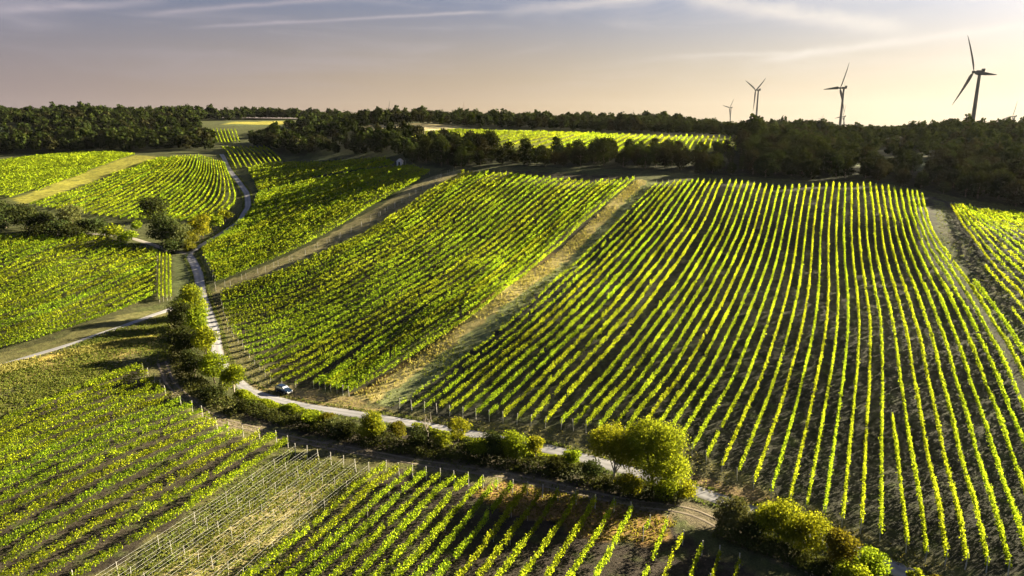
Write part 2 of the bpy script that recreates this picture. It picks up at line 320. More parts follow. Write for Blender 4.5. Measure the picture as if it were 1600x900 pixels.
def build_terrain():
    ny, nx = GZ.shape; V = np.c_[_gx.ravel(), _gy.ravel(), GZ.ravel()].astype(np.float32)
    i = np.arange(nx-1)[None]+np.arange(ny-1)[:, None]*nx
    Fc = np.stack([i, i+1, i+1+nx, i+nx], -1).reshape(-1, 4).astype(np.int32)
    me = bpy.data.meshes.new('terrain'); me.vertices.add(len(V)); me.vertices.foreach_set('co', V.ravel())
    me.loops.add(Fc.size); me.loops.foreach_set('vertex_index', Fc.ravel()); me.polygons.add(len(Fc))
    me.polygons.foreach_set('loop_start', np.arange(0, Fc.size, 4, dtype=np.int32))
    me.polygons.foreach_set('use_smooth', np.ones(len(Fc), bool)); me.update(calc_edges=True)
    col = np.tile(np.array([0.06, 0.065, 0.024, 1.0], np.float32), (len(V), 1))
    for fp in FOREST: col[inside(fp, V[:, 0], V[:, 1]), :3] = (0.025, 0.028, 0.012)
    for cl in CLEARINGS: col[inside(cl, V[:, 0], V[:, 1]), :3] = (0.07, 0.085, 0.03)
    jx = V[:, 0]+0.5*np.sin(V[:, 1]*0.9)+0.4*np.sin(V[:, 0]*1.3+V[:, 1]*0.4); jy = V[:, 1]+0.5*np.sin(V[:, 0]*0.8)
    for poly, c in ZONES:
        mn = poly.min(0)-2; mx = poly.max(0)+2
        k = np.nonzero((V[:, 0] > mn[0]) & (V[:, 0] < mx[0]) & (V[:, 1] > mn[1]) & (V[:, 1] < mx[1]))[0]
        k = k[inside(poly, jx[k], jy[k])]; col[k, :3] = c
    at = me.color_attributes.new('cover', 'FLOAT_COLOR', 'POINT'); at.data.foreach_set('color', col.ravel())
    m, N, L = new_mat('ground_cover')
    out = N.new('ShaderNodeOutputMaterial'); pb = N.new('ShaderNodeBsdfPrincipled'); ca = N.new('ShaderNodeAttribute'); ca.attribute_name = 'cover'
    geo = N.new('ShaderNodeNewGeometry'); v = None
    for sc, lo, hi, det in ((0.05, 0.75, 1.25, 4), (0.6, 0.6, 1.4, 6), (4.0, 0.6, 1.45, 4)):
        no = N.new('ShaderNodeTexNoise'); no.inputs['Scale'].default_value = sc; no.inputs['Detail'].default_value = det; no.inputs['Roughness'].default_value = 0.65
        L.new(geo.outputs['Position'], no.inputs['Vector'])
        mr = N.new('ShaderNodeMapRange'); L.new(no.outputs['Fac'], mr.inputs[0]); mr.inputs[1].default_value = 0.32; mr.inputs[2].default_value = 0.68
        mr.inputs[3].default_value = lo; mr.inputs[4].default_value = hi
        if v is None: v = mr.outputs[0]
        else:
            mm = N.new('ShaderNodeMath'); mm.operation = 'MULTIPLY'; L.new(v, mm.inputs[0]); L.new(mr.outputs[0], mm.inputs[1]); v = mm.outputs[0]
    no = N.new('ShaderNodeTexNoise'); no.inputs['Scale'].default_value = 0.35; no.inputs['Detail'].default_value = 6; L.new(geo.outputs['Position'], no.inputs['Vector'])
    mr = N.new('ShaderNodeMapRange'); L.new(no.outputs['Fac'], mr.inputs[0]); mr.inputs[1].default_value = 0.52; mr.inputs[2].default_value = 0.68; mr.inputs[3].default_value = 0; mr.inputs[4].default_value = 0.55
    gm = N.new('ShaderNodeMix'); gm.data_type = 'RGBA'; L.new(mr.outputs[0], gm.inputs[0]); L.new(ca.outputs['Color'], gm.inputs[6]); gm.inputs[7].default_value = (0.06, 0.075, 0.02, 1)
    hs = N.new('ShaderNodeHueSaturation'); L.new(gm.outputs[2], hs.inputs['Color']); L.new(v, hs.inputs['Value'])
    L.new(hs.outputs[0], pb.inputs['Base Color']); pb.inputs['Roughness'].default_value = 0.95; pb.inputs['Specular IOR Level'].default_value = 0.1
    nb = N.new('ShaderNodeTexNoise'); nb.inputs['Scale'].default_value = 2.2; nb.inputs['Detail'].default_value = 8; nb.inputs['Roughness'].default_value = 0.7; L.new(geo.outputs['Position'], nb.inputs['Vector'])
    bp = N.new('ShaderNodeBump'); bp.inputs['Strength'].default_value = 0.9; bp.inputs['Distance'].default_value = 0.35
    L.new(nb.outputs['Fac'], bp.inputs['Height']); L.new(bp.outputs[0], pb.inputs['Normal']); L.new(pb.outputs[0], out.inputs[0])
    me.materials.append(m)
    o = link(bpy.data.objects.new('ground', me)); o['kind'] = 'structure'; return o
build_terrain()

# ------------------------------------------------------------------ roads
def ribbon(name, line, width, mat, dz=0.05, n=None):
    p = smooth_line(line, 300, 1)
    L_ = np.hypot(*np.diff(p, axis=0).T).sum(); n = n or int(L_/0.9); p = resample(p, n)
    d = np.gradient(p, axis=0); d /= np.linalg.norm(d, axis=1)[:, None]; nn = np.c_[-d[:, 1], d[:, 0]]
    k = 6; cols = []
    wob = np.interp(np.arange(n), np.arange(0, n+8, 8), rng.normal(0, 0.09, len(np.arange(0, n+8, 8))))
    for j in range(k+1):
        t = j/k-0.5; w = width*t*2*0.5 + (wob if j == 0 else -wob if j == k else 0)
        q = p+nn*(w[:, None] if np.ndim(w) else w); cols.append(np.c_[q, H(q[:, 0], q[:, 1])+dz-(0.09 if j in (0, k) else 0)])
    V = np.stack(cols, 1).reshape(-1, 3)
    i = np.arange(k)[None]+np.arange(n-1)[:, None]*(k+1); Fc = np.stack([i, i+1, i+k+2, i+k+1], -1).reshape(-1, 4)
    me = bpy.data.meshes.new(name); me.from_pydata(V.tolist(), [], Fc.tolist()); me.materials.append(mat)
    at = me.attributes.new('across', 'FLOAT', 'POINT'); at.data.foreach_set('value', np.tile(np.abs(np.arange(k+1)/k*2-1), n).astype(np.float32))
    me.polygons.foreach_set('use_smooth', np.ones(len(Fc), bool))
    o = link(bpy.data.objects.new(name, me)); o['kind'] = 'structure'; return p
def road_mat(name, col, dirt):
    m, N, L = new_mat(name); out = N.new('ShaderNodeOutputMaterial'); pb = N.new('ShaderNodeBsdfPrincipled'); geo = N.new('ShaderNodeNewGeometry')
    at = N.new('ShaderNodeAttribute'); at.attribute_name = 'across'
    n1 = N.new('ShaderNodeTexNoise'); n1.inputs['Scale'].default_value = 0.45; n1.inputs['Detail'].default_value = 8; n1.inputs['Roughness'].default_value = 0.7; L.new(geo.outputs['Position'], n1.inputs['Vector'])
    ad = N.new('ShaderNodeMath'); ad.operation = 'MULTIPLY_ADD'; L.new(n1.outputs['Fac'], ad.inputs[0]); ad.inputs[1].default_value = 0.9; L.new(at.outputs['Fac'], ad.inputs[2])
    rp = N.new('ShaderNodeValToRGB'); L.new(ad.outputs[0], rp.inputs[0]); e = rp.color_ramp.elements
    mr = N.new('ShaderNodeMapRange'); L.new(ad.outputs[0], mr.inputs[0]); mr.inputs[1].default_value = 0.2; mr.inputs[2].default_value = 1.6; L.new(mr.outputs[0], rp.inputs[0])
    e[0].position = 0.05; e[0].color = (*[c*0.72 for c in col], 1); e[1].position = 0.95; e[1].color = (*dirt, 1)
    for p, f in ((0.25, 0.85), (0.45, 1.08), (0.66, 0.92)): q = e.new(p); q.color = (*[c*f for c in col], 1)
    n2 = N.new('ShaderNodeTexNoise'); n2.inputs['Scale'].default_value = 0.08; n2.inputs['Detail'].default_value = 3; L.new(geo.outputs['Position'], n2.inputs['Vector'])
    m2 = N.new('ShaderNodeMapRange'); L.new(n2.outputs['Fac'], m2.inputs[0]); m2.inputs[1].default_value = 0.3; m2.inputs[2].default_value = 0.7; m2.inputs[3].default_value = 0.75; m2.inputs[4].default_value = 1.15
    hs = N.new('ShaderNodeHueSaturation'); L.new(rp.outputs[0], hs.inputs['Color']); L.new(m2.outputs[0], hs.inputs['Value']); L.new(hs.outputs[0], pb.inputs['Base Color'])
    pb.inputs['Roughness'].default_value = 0.9; pb.inputs['Specular IOR Level'].default_value = 0.15; L.new(pb.outputs[0], out.inputs[0]); return m
M['road'] = road_mat('pale_asphalt', (0.28, 0.275, 0.28), (0.13, 0.115, 0.06)); M['track'] = road_mat('gravel_track', (0.24, 0.22, 0.20), (0.12, 0.10, 0.05))
M['rut'] = plain_mat('worn_earth', (0.16, 0.13, 0.09), 0.95, var=0.3, scale=0.8)
road_px = [(1640, 1000), (1440, 906), (1395, 884), (1185, 801), (1095, 769), (960, 729), (870, 704), (740, 678), (640, 661), (470, 634), (388, 611), (352, 581), (340, 555), (334, 512), (323, 480), (314, 460), (311, 430), (301, 407), (292, 397), (306, 388), (345, 366), (374, 346), (388, 323), (386, 302), (371, 281), (356, 262), (350, 247), (346, 241)]
road = ribbon('road', ground(road_px), 3.3, M['road'])
ribbon('side_road', ground([(293, 396), (265, 391), (235, 381), (205, 372), (170, 367), (90, 366), (0, 369), (-80, 372)]), 2.8, M['track'], 0.056)
ribbon('path', ground([(-80, 594), (0, 571), (60, 553), (120, 535), (190, 511), (240, 492), (272, 481), (318, 472)]), 2.3, M['road'], 0.06)
trk = smooth_line(ground([(250, 560), (266, 600), (330, 652), (480, 691), (640, 720), (800, 744), (980, 785), (1085, 798), (1160, 840), (1290, 900), (1340, 930)]), 200)
_d = np.gradient(trk, axis=0); _d /= np.linalg.norm(_d, axis=1)[:, None]
for s in (-0.8, 0.8): ribbon('wheel_rut', trk+np.c_[-_d[:, 1], _d[:, 0]]*s, 0.55, M['rut'], 0.03)

# ------------------------------------------------------------------ vines
def leaves(P, size, nrm=None, aspect=1.0, updir=None, spread=1.0):
    """leaf sprays: one bent quad each, P centres (n,3), random orientation leaning to nrm"""
    n = len(P); a = rng.normal(size=(n, 3))
    if nrm is not None: a = nrm+a*spread*0.6
    a /= np.linalg.norm(a, axis=1)[:, None]+1e-9
    b = rng.normal(size=(n, 3)) if updir is None else np.asarray(updir)+rng.normal(size=(n, 3))*0.35
    u = np.cross(a, b); u /= np.linalg.norm(u, axis=1)[:, None]+1e-9; w = np.cross(a, u)
    s = (np.asarray(size)*np.ones(n))[:, None]*0.5; sy = s*aspect
    k = rng.uniform(-0.35, 0.35, (4, n, 1))
    return np.stack([P-u*s*(0.7+k[0])-w*sy*(0.9), P+u*s*(0.9+k[1])-w*sy*0.6, P+u*s*(0.65+k[2])+w*sy, P-u*s*(0.95)+w*sy*(0.8+k[3])], 1)

post_me = None
def post_mesh():
    global post_me
    if post_me is None:
        bm = bmesh.new(); bmesh.ops.create_cone(bm, segments=6, radius1=0.035, radius2=0.03, depth=2.0, cap_ends=True)
        bmesh.ops.translate(bm, verts=bm.verts, vec=(0, 0, 0.95)); post_me = bpy.data.meshes.new('trellis_post'); bm.to_mesh(post_me); bm.free(); post_me.materials.append(M['post'])
    return post_me
def big_post_mesh():
    bm = bmesh.new(); bmesh.ops.create_cone(bm, segments=8, radius1=0.07, radius2=0.06, depth=2.4, cap_ends=True)
    bmesh.ops.translate(bm, verts=bm.verts, vec=(0, 0, 1.1)); me = bpy.data.meshes.new('end_post'); bm.to_mesh(me); bm.free(); me.materials.append(M['post']); return me
big_post = big_post_mesh()

def row_leaves(p, h=1.9, w=0.32, dens=1.0, gap=0.03, z0=0.92):
    """p: row line in world XY; returns leaf quads"""
    seg = np.hypot(*np.diff(p, axis=0).T); s = np.r_[0, np.cumsum(seg)]; Ltot = s[-1]
    if Ltot < 2: return np.zeros((0, 4, 3))
    npl = max(2, int(Ltot/1.1)); ps = (np.arange(npl)+0.5)*Ltot/npl+rng.normal(0, 0.1, npl)
    px_ = np.interp(ps, s, p[:, 0]); py_ = np.interp(ps, s, p[:, 1]); dist = np.sqrt(px_**2+py_**2+50**2)
    vig = np.clip(rng.normal(1, 0.09, npl), 0.7, 1.25); alive = rng.random(npl) > gap
    vig *= 1+0.10*np.sin(ps*0.21+rng.uniform(0, 6))
    size = np.clip(dist*0.00125, 0.165, 0.62)
    cnt = np.round(dens*4.6/size**1.72*vig).astype(int); cnt[~alive] = 0
    idx = np.repeat(np.arange(npl), cnt); n = len(idx)
    if n == 0: return np.zeros((0, 4, 3))
    t = ps[idx]+rng.uniform(-0.75, 0.75, n); t = np.clip(t, 0, Ltot)
    x = np.interp(t, s, p[:, 0]); y = np.interp(t, s, p[:, 1])
    tx = np.interp(t, s, np.gradient(p[:, 0], s)); ty = np.interp(t, s, np.gradient(p[:, 1], s)); ln = np.hypot(tx, ty); tx /= ln; ty /= ln
    hh = h*vig[idx]; fz = rng.beta(1.7, 1.0, n); z = z0+fz*(hh-z0)
    off = rng.uniform(-1, 1, n)*w*(0.7+0.5*np.sin(fz*math.pi))*np.where(rng.random(n) < 0.08, 1.9, 1.0)
    shoot = rng.random(n) < 0.14; z[shoot] = hh[shoot]+rng.uniform(0, 0.45, shoot.sum()); off[shoot] *= 0.6
    X = x-ty*off; Y = y+tx*off; P = np.c_[X, Y, H(X, Y)+z]
    sd = np.sign(off+1e-6)[:, None]; nr = np.c_[-ty, tx, np.zeros(n)]*sd*0.8+np.array([0, 0, 0.45])
    sz = size[idx]*rng.uniform(0.7, 1.25, n); sz[shoot] *= 0.75
    return leaves(P, sz, nr, 1.15, spread=1.9)

ORD = ['first', 'second', 'third', 'fourth', 'fifth', 'sixth', 'seventh', 'eighth', 'ninth', 'tenth', 'eleventh', 'twelfth', 'thirteenth', 'fourteenth', 'fifteenth', 'sixteenth', 'seventeenth', 'eighteenth', 'nineteenth']
TENS = {2: 'twent', 3: 'thirt', 4: 'fort', 5: 'fift', 6: 'sixt', 7: 'sevent', 8: 'eight', 9: 'ninet'}
def ordinal(n):
    if n > 100: return ('hundredth' if n == 100 else 'hundred-and-'+ordinal(n-100))
    if n == 100: return 'hundredth'
    if n < 20: return ORD[n-1]
    t, u = divmod(n, 10); return TENS[t]+'ieth' if u == 0 else TENS[t]+'y-'+ORD[u-1]

ROWS = []       # dict(p, label, group, ...)
def blend(keys, counts, lift=1.1):
    """rows between key rows; counts: intervals between neighbouring keys, None = by 2.3 m spacing"""
    K = [smooth_line(ground(k, lift), 80, 1) for k in keys]; out = [K[0]]
    for a, b, c in zip(K[:-1], K[1:], counts):
        if c is None or isinstance(c, float):
            gapm = np.median(np.linalg.norm(np.cross(np.c_[b-a, np.zeros(80)], np.c_[np.gradient((a+b)/2, axis=0), np.zeros(80)]), axis=1)/np.linalg.norm(np.gradient((a+b)/2, axis=0), axis=1)) if False else np.median(np.abs((b-a)[:, 0]*np.gradient((a+b)/2, axis=0)[:, 1]-(b-a)[:, 1]*np.gradient((a+b)/2, axis=0)[:, 0])/np.linalg.norm(np.gradient((a+b)/2, axis=0), axis=1))
            c = max(1, int(round(gapm/(c or 2.3))))
        for i in range(1, c+1): out.append(a+(b-a)*i/c)
    return out
def clip(p, poly):
    q = resample(p, 240); k = inside(poly, q[:, 0], q[:, 1])
    best = (0, 0); st = None
    for i in range(len(k)+1):
        on = i < len(k) and k[i]
        if on and st is None: st = i
        if not on and st is not None:
            if i-st > best[1]-best[0]: best = (st, i)
            st = None
    return q[best[0]:best[1]] if best[1]-best[0] > 6 else None
def extend(rows, n, step=None):
    """more rows beyond the last one, same spacing"""
    d = rows[-1]-rows[-2]; return rows+[rows[-1]+d*(i+1) for i in range(n)]
def field(rows, label, group, poly=None, reverse=False, **kw):
    P = ground(poly) if poly is not None else None
    keep = []
    for p in (rows[::-1] if reverse else rows):
        q = clip(p, P) if P is not None else resample(p, 200)
        if q is not None and np.hypot(*np.diff(q, axis=0).T).sum() > 6: keep.append(q)
    sp = [np.median(np.hypot(*(resample(b, 40)-resample(a, 40)).T)) for a, b in zip(keep[:-1], keep[1:])]
    print('FIELD', group, len(keep), 'rows, spacing', np.round(np.percentile(sp, (10, 50, 90)), 2) if sp else '', 'len', int(sum(np.hypot(*np.diff(q, axis=0).T).sum() for q in keep)))
    for i, q in enumerate(keep):
        ROWS.append(dict(p=q, label=label % ordinal(i+1) if '%s' in label else label, group=group, **kw))

# the big striped slope
k26 = [(1026, 286), (1007, 305), (966, 346), (910, 400), (880, 427), (837, 467), (785, 514), (732, 552), (690, 582), (624, 631)]
k17 = [(1128, 282), (1104, 340), (1095, 355), (1065, 402), (1032, 447), (1005, 485), (975, 522), (920, 582), (882, 625), (852, 660)]
k16 = [(1141, 283), (1125, 325), (1110, 360), (1097, 380), (1077, 415), (1050, 455), (1025, 487), (1000, 520), (945, 590), (912, 622), (877, 662)]
k7 = [(1227, 293), (1215, 350), (1203, 400), (1183, 457), (1166, 500), (1130, 582), (1100, 625), (1060, 690)]
k0 = [(1302, 288), (1297, 327), (1294, 367), (1295, 450), (1292, 500), (1285, 550), (1234, 782)]
kp5 = [(1349, 290), (1353, 340), (1354, 367), (1361, 420), (1370, 470), (1376, 500), (1379, 600), (1377, 778), (1376, 834)]
kp6 = [(1359, 289), (1366, 360), (1369, 400), (1378, 437), (1388, 477), (1394, 500), (1403, 570), (1416, 660), (1437, 778), (1447, 866)]
kp12 = [(1417, 298), (1424, 340), (1437, 375), (1450, 405), (1468, 435), (1487, 470), (1501, 500), (1528, 570), (1560, 650), (1600, 762), (1648, 900)]
kp15 = [(1440, 305), (1450, 350), (1467, 383), (1483, 403), (1510, 437), (1550, 500), (1577, 545), (1600, 590), (1650, 690), (1700, 800)]
rows_R = blend([k26, k17, k16, k7, k0, kp5], [11, 1, 9, 7, 5])
rr2 = blend([kp6, kp12, kp15], [6, 3])
short = blend([[(1394, 650), (1400, 700), (1409, 778), (1417, 852)], [(1395, 650), (1401, 700), (1410, 778), (1418, 852)]], [1])[:1]
n_before = len(ROWS)
field(rows_R, '%s vine row right of the pale grass strip, on the big striped slope', 'vine rows on the striped slope')
for r_, (hh_, gg_, dd_) in zip(ROWS[n_before:n_before+4], ((1.25, 0.22, 0.6), (1.35, 0.18, 0.7), (1.5, 0.10, 0.85), (1.6, 0.06, 0.95))): r_.update(h=hh_, gap=gg_, dens=dd_, z0=0.6)   # gappy young rows, lowered and thinned so more sun reaches the strip
field(short, 'short vine row that starts halfway down the striped slope', 'vine rows on the striped slope')
field(rr2, '%s long vine row right of the short half row on the striped slope', 'vine rows on the striped slope')
field(blend([[(1521, 442), (1545, 470), (1567, 500), (1600, 555), (1650, 650)], [(1522, 442), (1546, 470), (1568, 500), (1601, 555), (1651, 650)]], [1])[:1], 'last vine row of the striped slope, starting beside the bare wedge', 'vine rows on the striped slope')
rows_R2 = extend(blend([[(1475, 318), (1487, 350), (1517, 403), (1550, 447), (1577, 477), (1600, 507), (1680, 610)], [(1497, 320), (1520, 350), (1560, 392), (1600, 430), (1700, 525)]], [4]), 18)
field(rows_R2, '%s vine row right of the bare wedge at the right edge of the slope', 'vine rows beyond the bare wedge', [(1468, 314), (1530, 332), (1640, 338), (1660, 345), (1690, 600), (1640, 570), (1590, 506)], dens=0.6, h=1.5, gap=0.06)
# the broad middle field
mE = [(991, 279), (947, 317), (902, 355), (850, 402), (805, 440), (760, 477), (700, 517), (645, 555), (600, 580), (545, 612)]
mG = [(921, 284), (865, 327), (812, 372), (765, 407), (720, 441), (620, 504), (540, 552), (480, 590)]
mG2 = [(931, 284), (876, 328), (823, 373), (776, 408), (731, 445), (630, 510), (552, 560), (490, 600)]
mT = [(745, 270), (690, 305), (640, 341), (615, 357), (557, 385), (495, 417), (420, 447), (345, 471)]
mU = [(725, 270), (680, 295), (640, 322), (600, 349), (570, 365), (520, 390), (470, 412), (420, 432), (345, 457)]
M_POLY = [(340, 452), (470, 408), (570, 361), (640, 318), (727, 267), (850, 266), (995, 274), (1000, 280), (760, 484), (545, 620), (500, 614), (422, 600), (392, 566), (356, 518)]
rowsA = blend([mE, mG2], [6]); rowsB = [np.r_[p, [p[-1]+(p[-1]-p[-8])*1.6]] for p in blend([mG, mT], [18])]; rowsC = blend([mT, mU], [3])[1:]
field(rowsA, '%s vine row left of the pale grass strip in the broad middle field', 'vine rows in the middle field', M_POLY)
field(rowsB, '%s vine row above the bare soil gap in the broad middle field', 'vine rows in the middle field', M_POLY)
field(rowsC, '%s vine row of the narrow bundle below the posted strip in the middle field', 'vine rows in the middle field', M_POLY)
# the field beside the bend of the road
cB = [(672, 275), (625, 301), (600, 314), (552, 345), (470, 390), (395, 422), (338, 446)]
gB = smooth_line(ground(cB, 1.1), 80, 1); _t = gB[-1]-gB[0]; _t /= np.linalg.norm(_t); _nn = np.array([-_t[1], _t[0]]); _nn = _nn if _nn[0] < 0 else -_nn
ext = lambda p, k=14: np.r_[[p[0]-(p[3]-p[0])*k], p, [p[-1]+(p[-1]-p[-4])*k]]
rowsCf = [ext(gB+_nn*2.7*i) for i in range(0, 70)]
field(rowsCf, '%s vine row up from the posted strip, in the field beside the road bend', 'vine rows beside the road bend', [(401, 305), (490, 283), (566, 270), (640, 262), (676, 273), (600, 317), (552, 348), (470, 393), (395, 425), (336, 449), (322, 415), (313, 392), (350, 368), (378, 347), (396, 325)])
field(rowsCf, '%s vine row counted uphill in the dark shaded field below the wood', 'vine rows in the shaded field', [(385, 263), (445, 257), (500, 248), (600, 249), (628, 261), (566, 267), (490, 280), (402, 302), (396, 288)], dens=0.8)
# upper left fields
ua = [(350, 255), (362, 285), (368, 305), (366, 318), (345, 337), (324, 346)]
ub = [(311, 244), (306, 265), (292, 285), (265, 305), (225, 330), (200, 342)]
uc = [(247, 247), (212, 262), (175, 272), (125, 290), (37, 317)]
field(blend([ua, ub], [12]), '%s vine row left of the rising road in the upper left field', 'vine rows in the upper left field', [(250, 244), (300, 242), (347, 244), (366, 275), (380, 312), (345, 344), (300, 356), (225, 350), (110, 348), (20, 332), (37, 316)])
rowsU2 = blend([ub, uc], [15])[1:]
field(rowsU2, '%s vine row towards the yellow strip in the middle of the upper left field', 'vine rows in the upper left field', [(247, 246), (300, 242), (347, 244), (366, 275), (380, 312), (345, 344), (300, 356), (225, 350), (110, 348), (-60, 350), (-60, 345)])
ud = [(212, 242), (162, 260), (100, 280), (20, 310)]
gd = smooth_line(ground(ud, 1.1), 80, 1); _t = gd[-1]-gd[0]; _t /= np.linalg.norm(_t); n2_ = np.array([-_t[1], _t[0]]); n2_ = n2_ if n2_[0] < 0 else -n2_
field([ext(gd+n2_*2.9*i) for i in range(0, 45)], '%s vine row above the yellow strip at the far left', 'vine rows above the yellow strip', [(-60, 305), (20, 312), (214, 243), (130, 240), (60, 246), (-60, 262)])
# lower left field
la = [(0, 549), (100, 521), (187, 491), (246, 466)]; lm = [(0, 462), (125, 432), (246, 402)]; lt = [(0, 402), (100, 384), (200, 376)]
LLP = [(-60, 375), (60, 369), (150, 374), (240, 392), (247, 396), (247, 468), (190, 492), (90, 531), (-60, 570)]
gl = smooth_line(ground(la, 1.1), 80, 1); _t = gl[-1]-gl[0]; _t /= np.linalg.norm(_t); n3_ = np.array([-_t[1], _t[0]]); n3_ = n3_ if n3_[1] > 0 else -n3_
field([ext(gl+n3_*3.2*i, 40) for i in range(0, 70)], '%s vine row up from the pale path in the lower left field', 'vine rows in the lower left field', LLP)
field(blend([[(250, 397), (249, 467)], [(266, 400), (267, 463)]], [3]), '%s crosswise vine row at the right end of the lower left field', 'crosswise vine rows by the road', dens=0.9)
# foreground left
bt = [(0, 664), (87, 622), (120, 609), (220, 575)]; bb = [(127, 897), (175, 865), (225, 835), (282, 802), (325, 775), (375, 740), (437, 699)]
gb = smooth_line(ground(bb, 1.1), 80, 1); _t = gb[-1]-gb[0]; _t /= np.linalg.norm(_t); n4_ = np.array([-_t[1], _t[0]]); n4_ = n4_ if n4_[0] < 0 else -n4_
gt = smooth_line(ground(bt, 1.1), 80, 1)
GB = ext(gb); GT = ext(gt)
BLP = [(-120, 740), (0, 655), (60, 625), (130, 600), (216, 570), (235, 592), (272, 630), (322, 652), (346, 676), (440, 692), (456, 703), (196, 905), (-120, 960)]
GBr, GTr = resample(GB[::-1], 120), resample(GT, 120)
if np.linalg.norm(GBr[0]-GTr[0]) > np.linalg.norm(GBr[-1]-GTr[0]): GBr = GBr[::-1]
nb_ = 15
field([GBr+(GTr-GBr)*i/nb_ for i in range(nb_+1)], '%s leafy vine row left of the young wired plot, lower left', 'vine rows in the lower left corner', BLP, h=2.0, w=0.22, dens=1.2, z0=0.85)
# young wired plot
y1 = [(461, 703), (422, 729), (382, 757), (340, 786), (280, 824), (170, 895), (120, 928)]; y7 = [(576, 733), (541, 760), (504, 789), (462, 822), (420, 860), (380, 897), (350, 925)]
field(blend([y1, y7], [6]), '%s young vine row on bare wires, counted from the left', 'young vine rows on wires', young=True, posts=6.0)
# foreground centre
c1 = [(602, 730), (562, 757), (530, 785), (510, 805), (485, 825), (460, 847), (432, 870), (400, 895), (370, 920)]
c13 = [(872, 772), (850, 807), (820, 850), (785, 897), (765, 925)]; c16 = [(960, 790), (940, 825), (917, 860), (895, 897), (880, 925)]; c17 = [(987, 796), (965, 840), (950, 872), (935, 897), (922, 925)]
field(blend([c1, c13, c16, c17], [12, 3, 1]), '%s vine row right of the young wired plot, in the foreground', 'vine rows in the foreground centre', posts=6.5, gap=0.04, h=1.9, w=0.21, dens=1.15, z0=0.85)
for nm, q in (('patchy', [(1041, 817), (1030, 850), (1010, 897), (1000, 925)]), ('stunted', [(1014, 815), (1005, 835)]), ('thin', [(1067, 840), (1052, 865), (1042, 897), (1035, 915)]), ('faint', [(1097, 857), (1085, 885), (1075, 915)]), ('dim', [(1125, 865), (1115, 897), (1110, 910)]), ('tiny', [(1156, 877), (1150, 897), (1146, 915)])):
    ROWS.append(dict(p=resample(smooth_line(ground(q, 1.1), 40, 1), 100), label={'patchy': 'patchy vine row just right of the orange patch in the foreground', 'stunted': 'very short vine row on the orange patch', 'thin': 'thin vine row between the orange patch and the roadside bushes', 'faint': 'faint shaded vine row below the earth track', 'dim': 'dim vine row in the shade of the roadside bushes', 'tiny': 'rightmost tiny vine row in the dark lower foreground'}[nm], group='sparse vine rows in the lower foreground', gap=0.2, dens=0.8, posts=7.0))
# far fields
field(blend([[(1150, 216), (1149, 233)], [(1057, 213), (1032, 240)], [(920, 208), (850, 234)], [(720, 203), (600, 218)]], [11, 14, 16]), '%s far vine row from the right in the bright field behind the tree belt', 'vine rows behind the tree belt', dens=0.9)
field(blend([[(347, 230), (369, 263)], [(412, 230), (441, 254)]], [9]), '%s dark vine row right of the road where it enters the wood', 'vine rows by the wood', dens=0.8)
field(blend([[(333, 202), (341, 222)], [(367, 202), (375, 222)]], [6]), '%s dark vine row in the small far plot among the woods', 'vine rows among the woods', dens=0.8)

wire_cnt = 0
def wires_quads(q, zs):
    z = H(q[:, 0], q[:, 1]); out = []
    for h in zs:
        a = np.c_[q, z+h]; r = 0.007
        for dx in ((0, 0, r), (r, 0, 0)):
            d = np.array(dx); out.append(np.stack([a[:-1]-d, a[1:]-d, a[1:]+d, a[:-1]+d], 1))
    return np.concatenate(out)
for r in ROWS:
    p = r['p']; r['dist'] = np.min(np.hypot(p[:, 0], p[:, 1]))
ROWS.sort(key=lambda r: r['dist'])
print('ROWS total', len(ROWS))
stuff_q = []; nquad = 0
for i, r in enumerate(ROWS):
    p = r['p']; young = r.get('young')
    if young: q = row_leaves(p, 0.95, 0.2, 0.35, 0.12, 0.12)
    else: q = row_leaves(p, r.get('h', 1.85), r.get('w', 0.20), r.get('dens', 1.0), r.get('gap', 0.03), r.get('z0', 0.92))
    nquad += len(q)
    if i >= 295: stuff_q.append(q); continue
    name = 'young_vine_row' if young else 'vine_row'
    base = Vector((p[0, 0], p[0, 1], float(H(p[0, 0], p[0, 1]))))
    root = link(bpy.data.objects.new(name, None)); root.location = base; root.empty_display_size = 0.5
    tag(root, r['label'], 'vine row', r['group'])
    fo = link(bpy.data.objects.new('foliage', quads_mesh('foliage', q-np.array(base), [M['vine_young'] if young else M['vine']])), root)
    D = r['dist']
    if D < 260:
        for e in (0, -1):
            po = link(bpy.data.objects.new('end_post', big_post if D < 140 else post_mesh()), root)
            po.location = (p[e, 0]-base.x, p[e, 1]-base.y, float(H(p[e, 0], p[e, 1]))-base.z)
            po.rotation_euler = (rng.normal(0, 0.04), rng.normal(0, 0.04), 0)
    if r.get('posts') and (young or i % 3 == 0):
        s = np.r_[0, np.cumsum(np.hypot(*np.diff(p, axis=0).T))]
        for t in np.arange(r['posts'], s[-1]-1, r['posts']):
            x, y = np.interp(t, s, p[:, 0]), np.interp(t, s, p[:, 1])
            po = link(bpy.data.objects.new('post', post_mesh()), root); po.location = (x-base.x, y-base.y, float(H(x, y))-base.z)
            po.rotation_euler = (rng.normal(0, 0.03), rng.normal(0, 0.03), 0)
        if not young: continue
        wq = wires_quads(resample(p, max(6, int(s[-1]/3))), (0.8, 1.3, 1.8) if young else (1.2, 1.85))
        link(bpy.data.objects.new('trellis_wire', quads_mesh('trellis_wire', wq-np.array(base), [M['wire']])), root)
if stuff_q:
    o = link(bpy.data.objects.new('distant_vines', quads_mesh('distant_vines', np.concatenate(stuff_q), [M['vine']])))
    tag(o, 'farthest rows of vines in the fields among the distant woods', 'vines', kind='stuff')
print('vine quads', nquad)

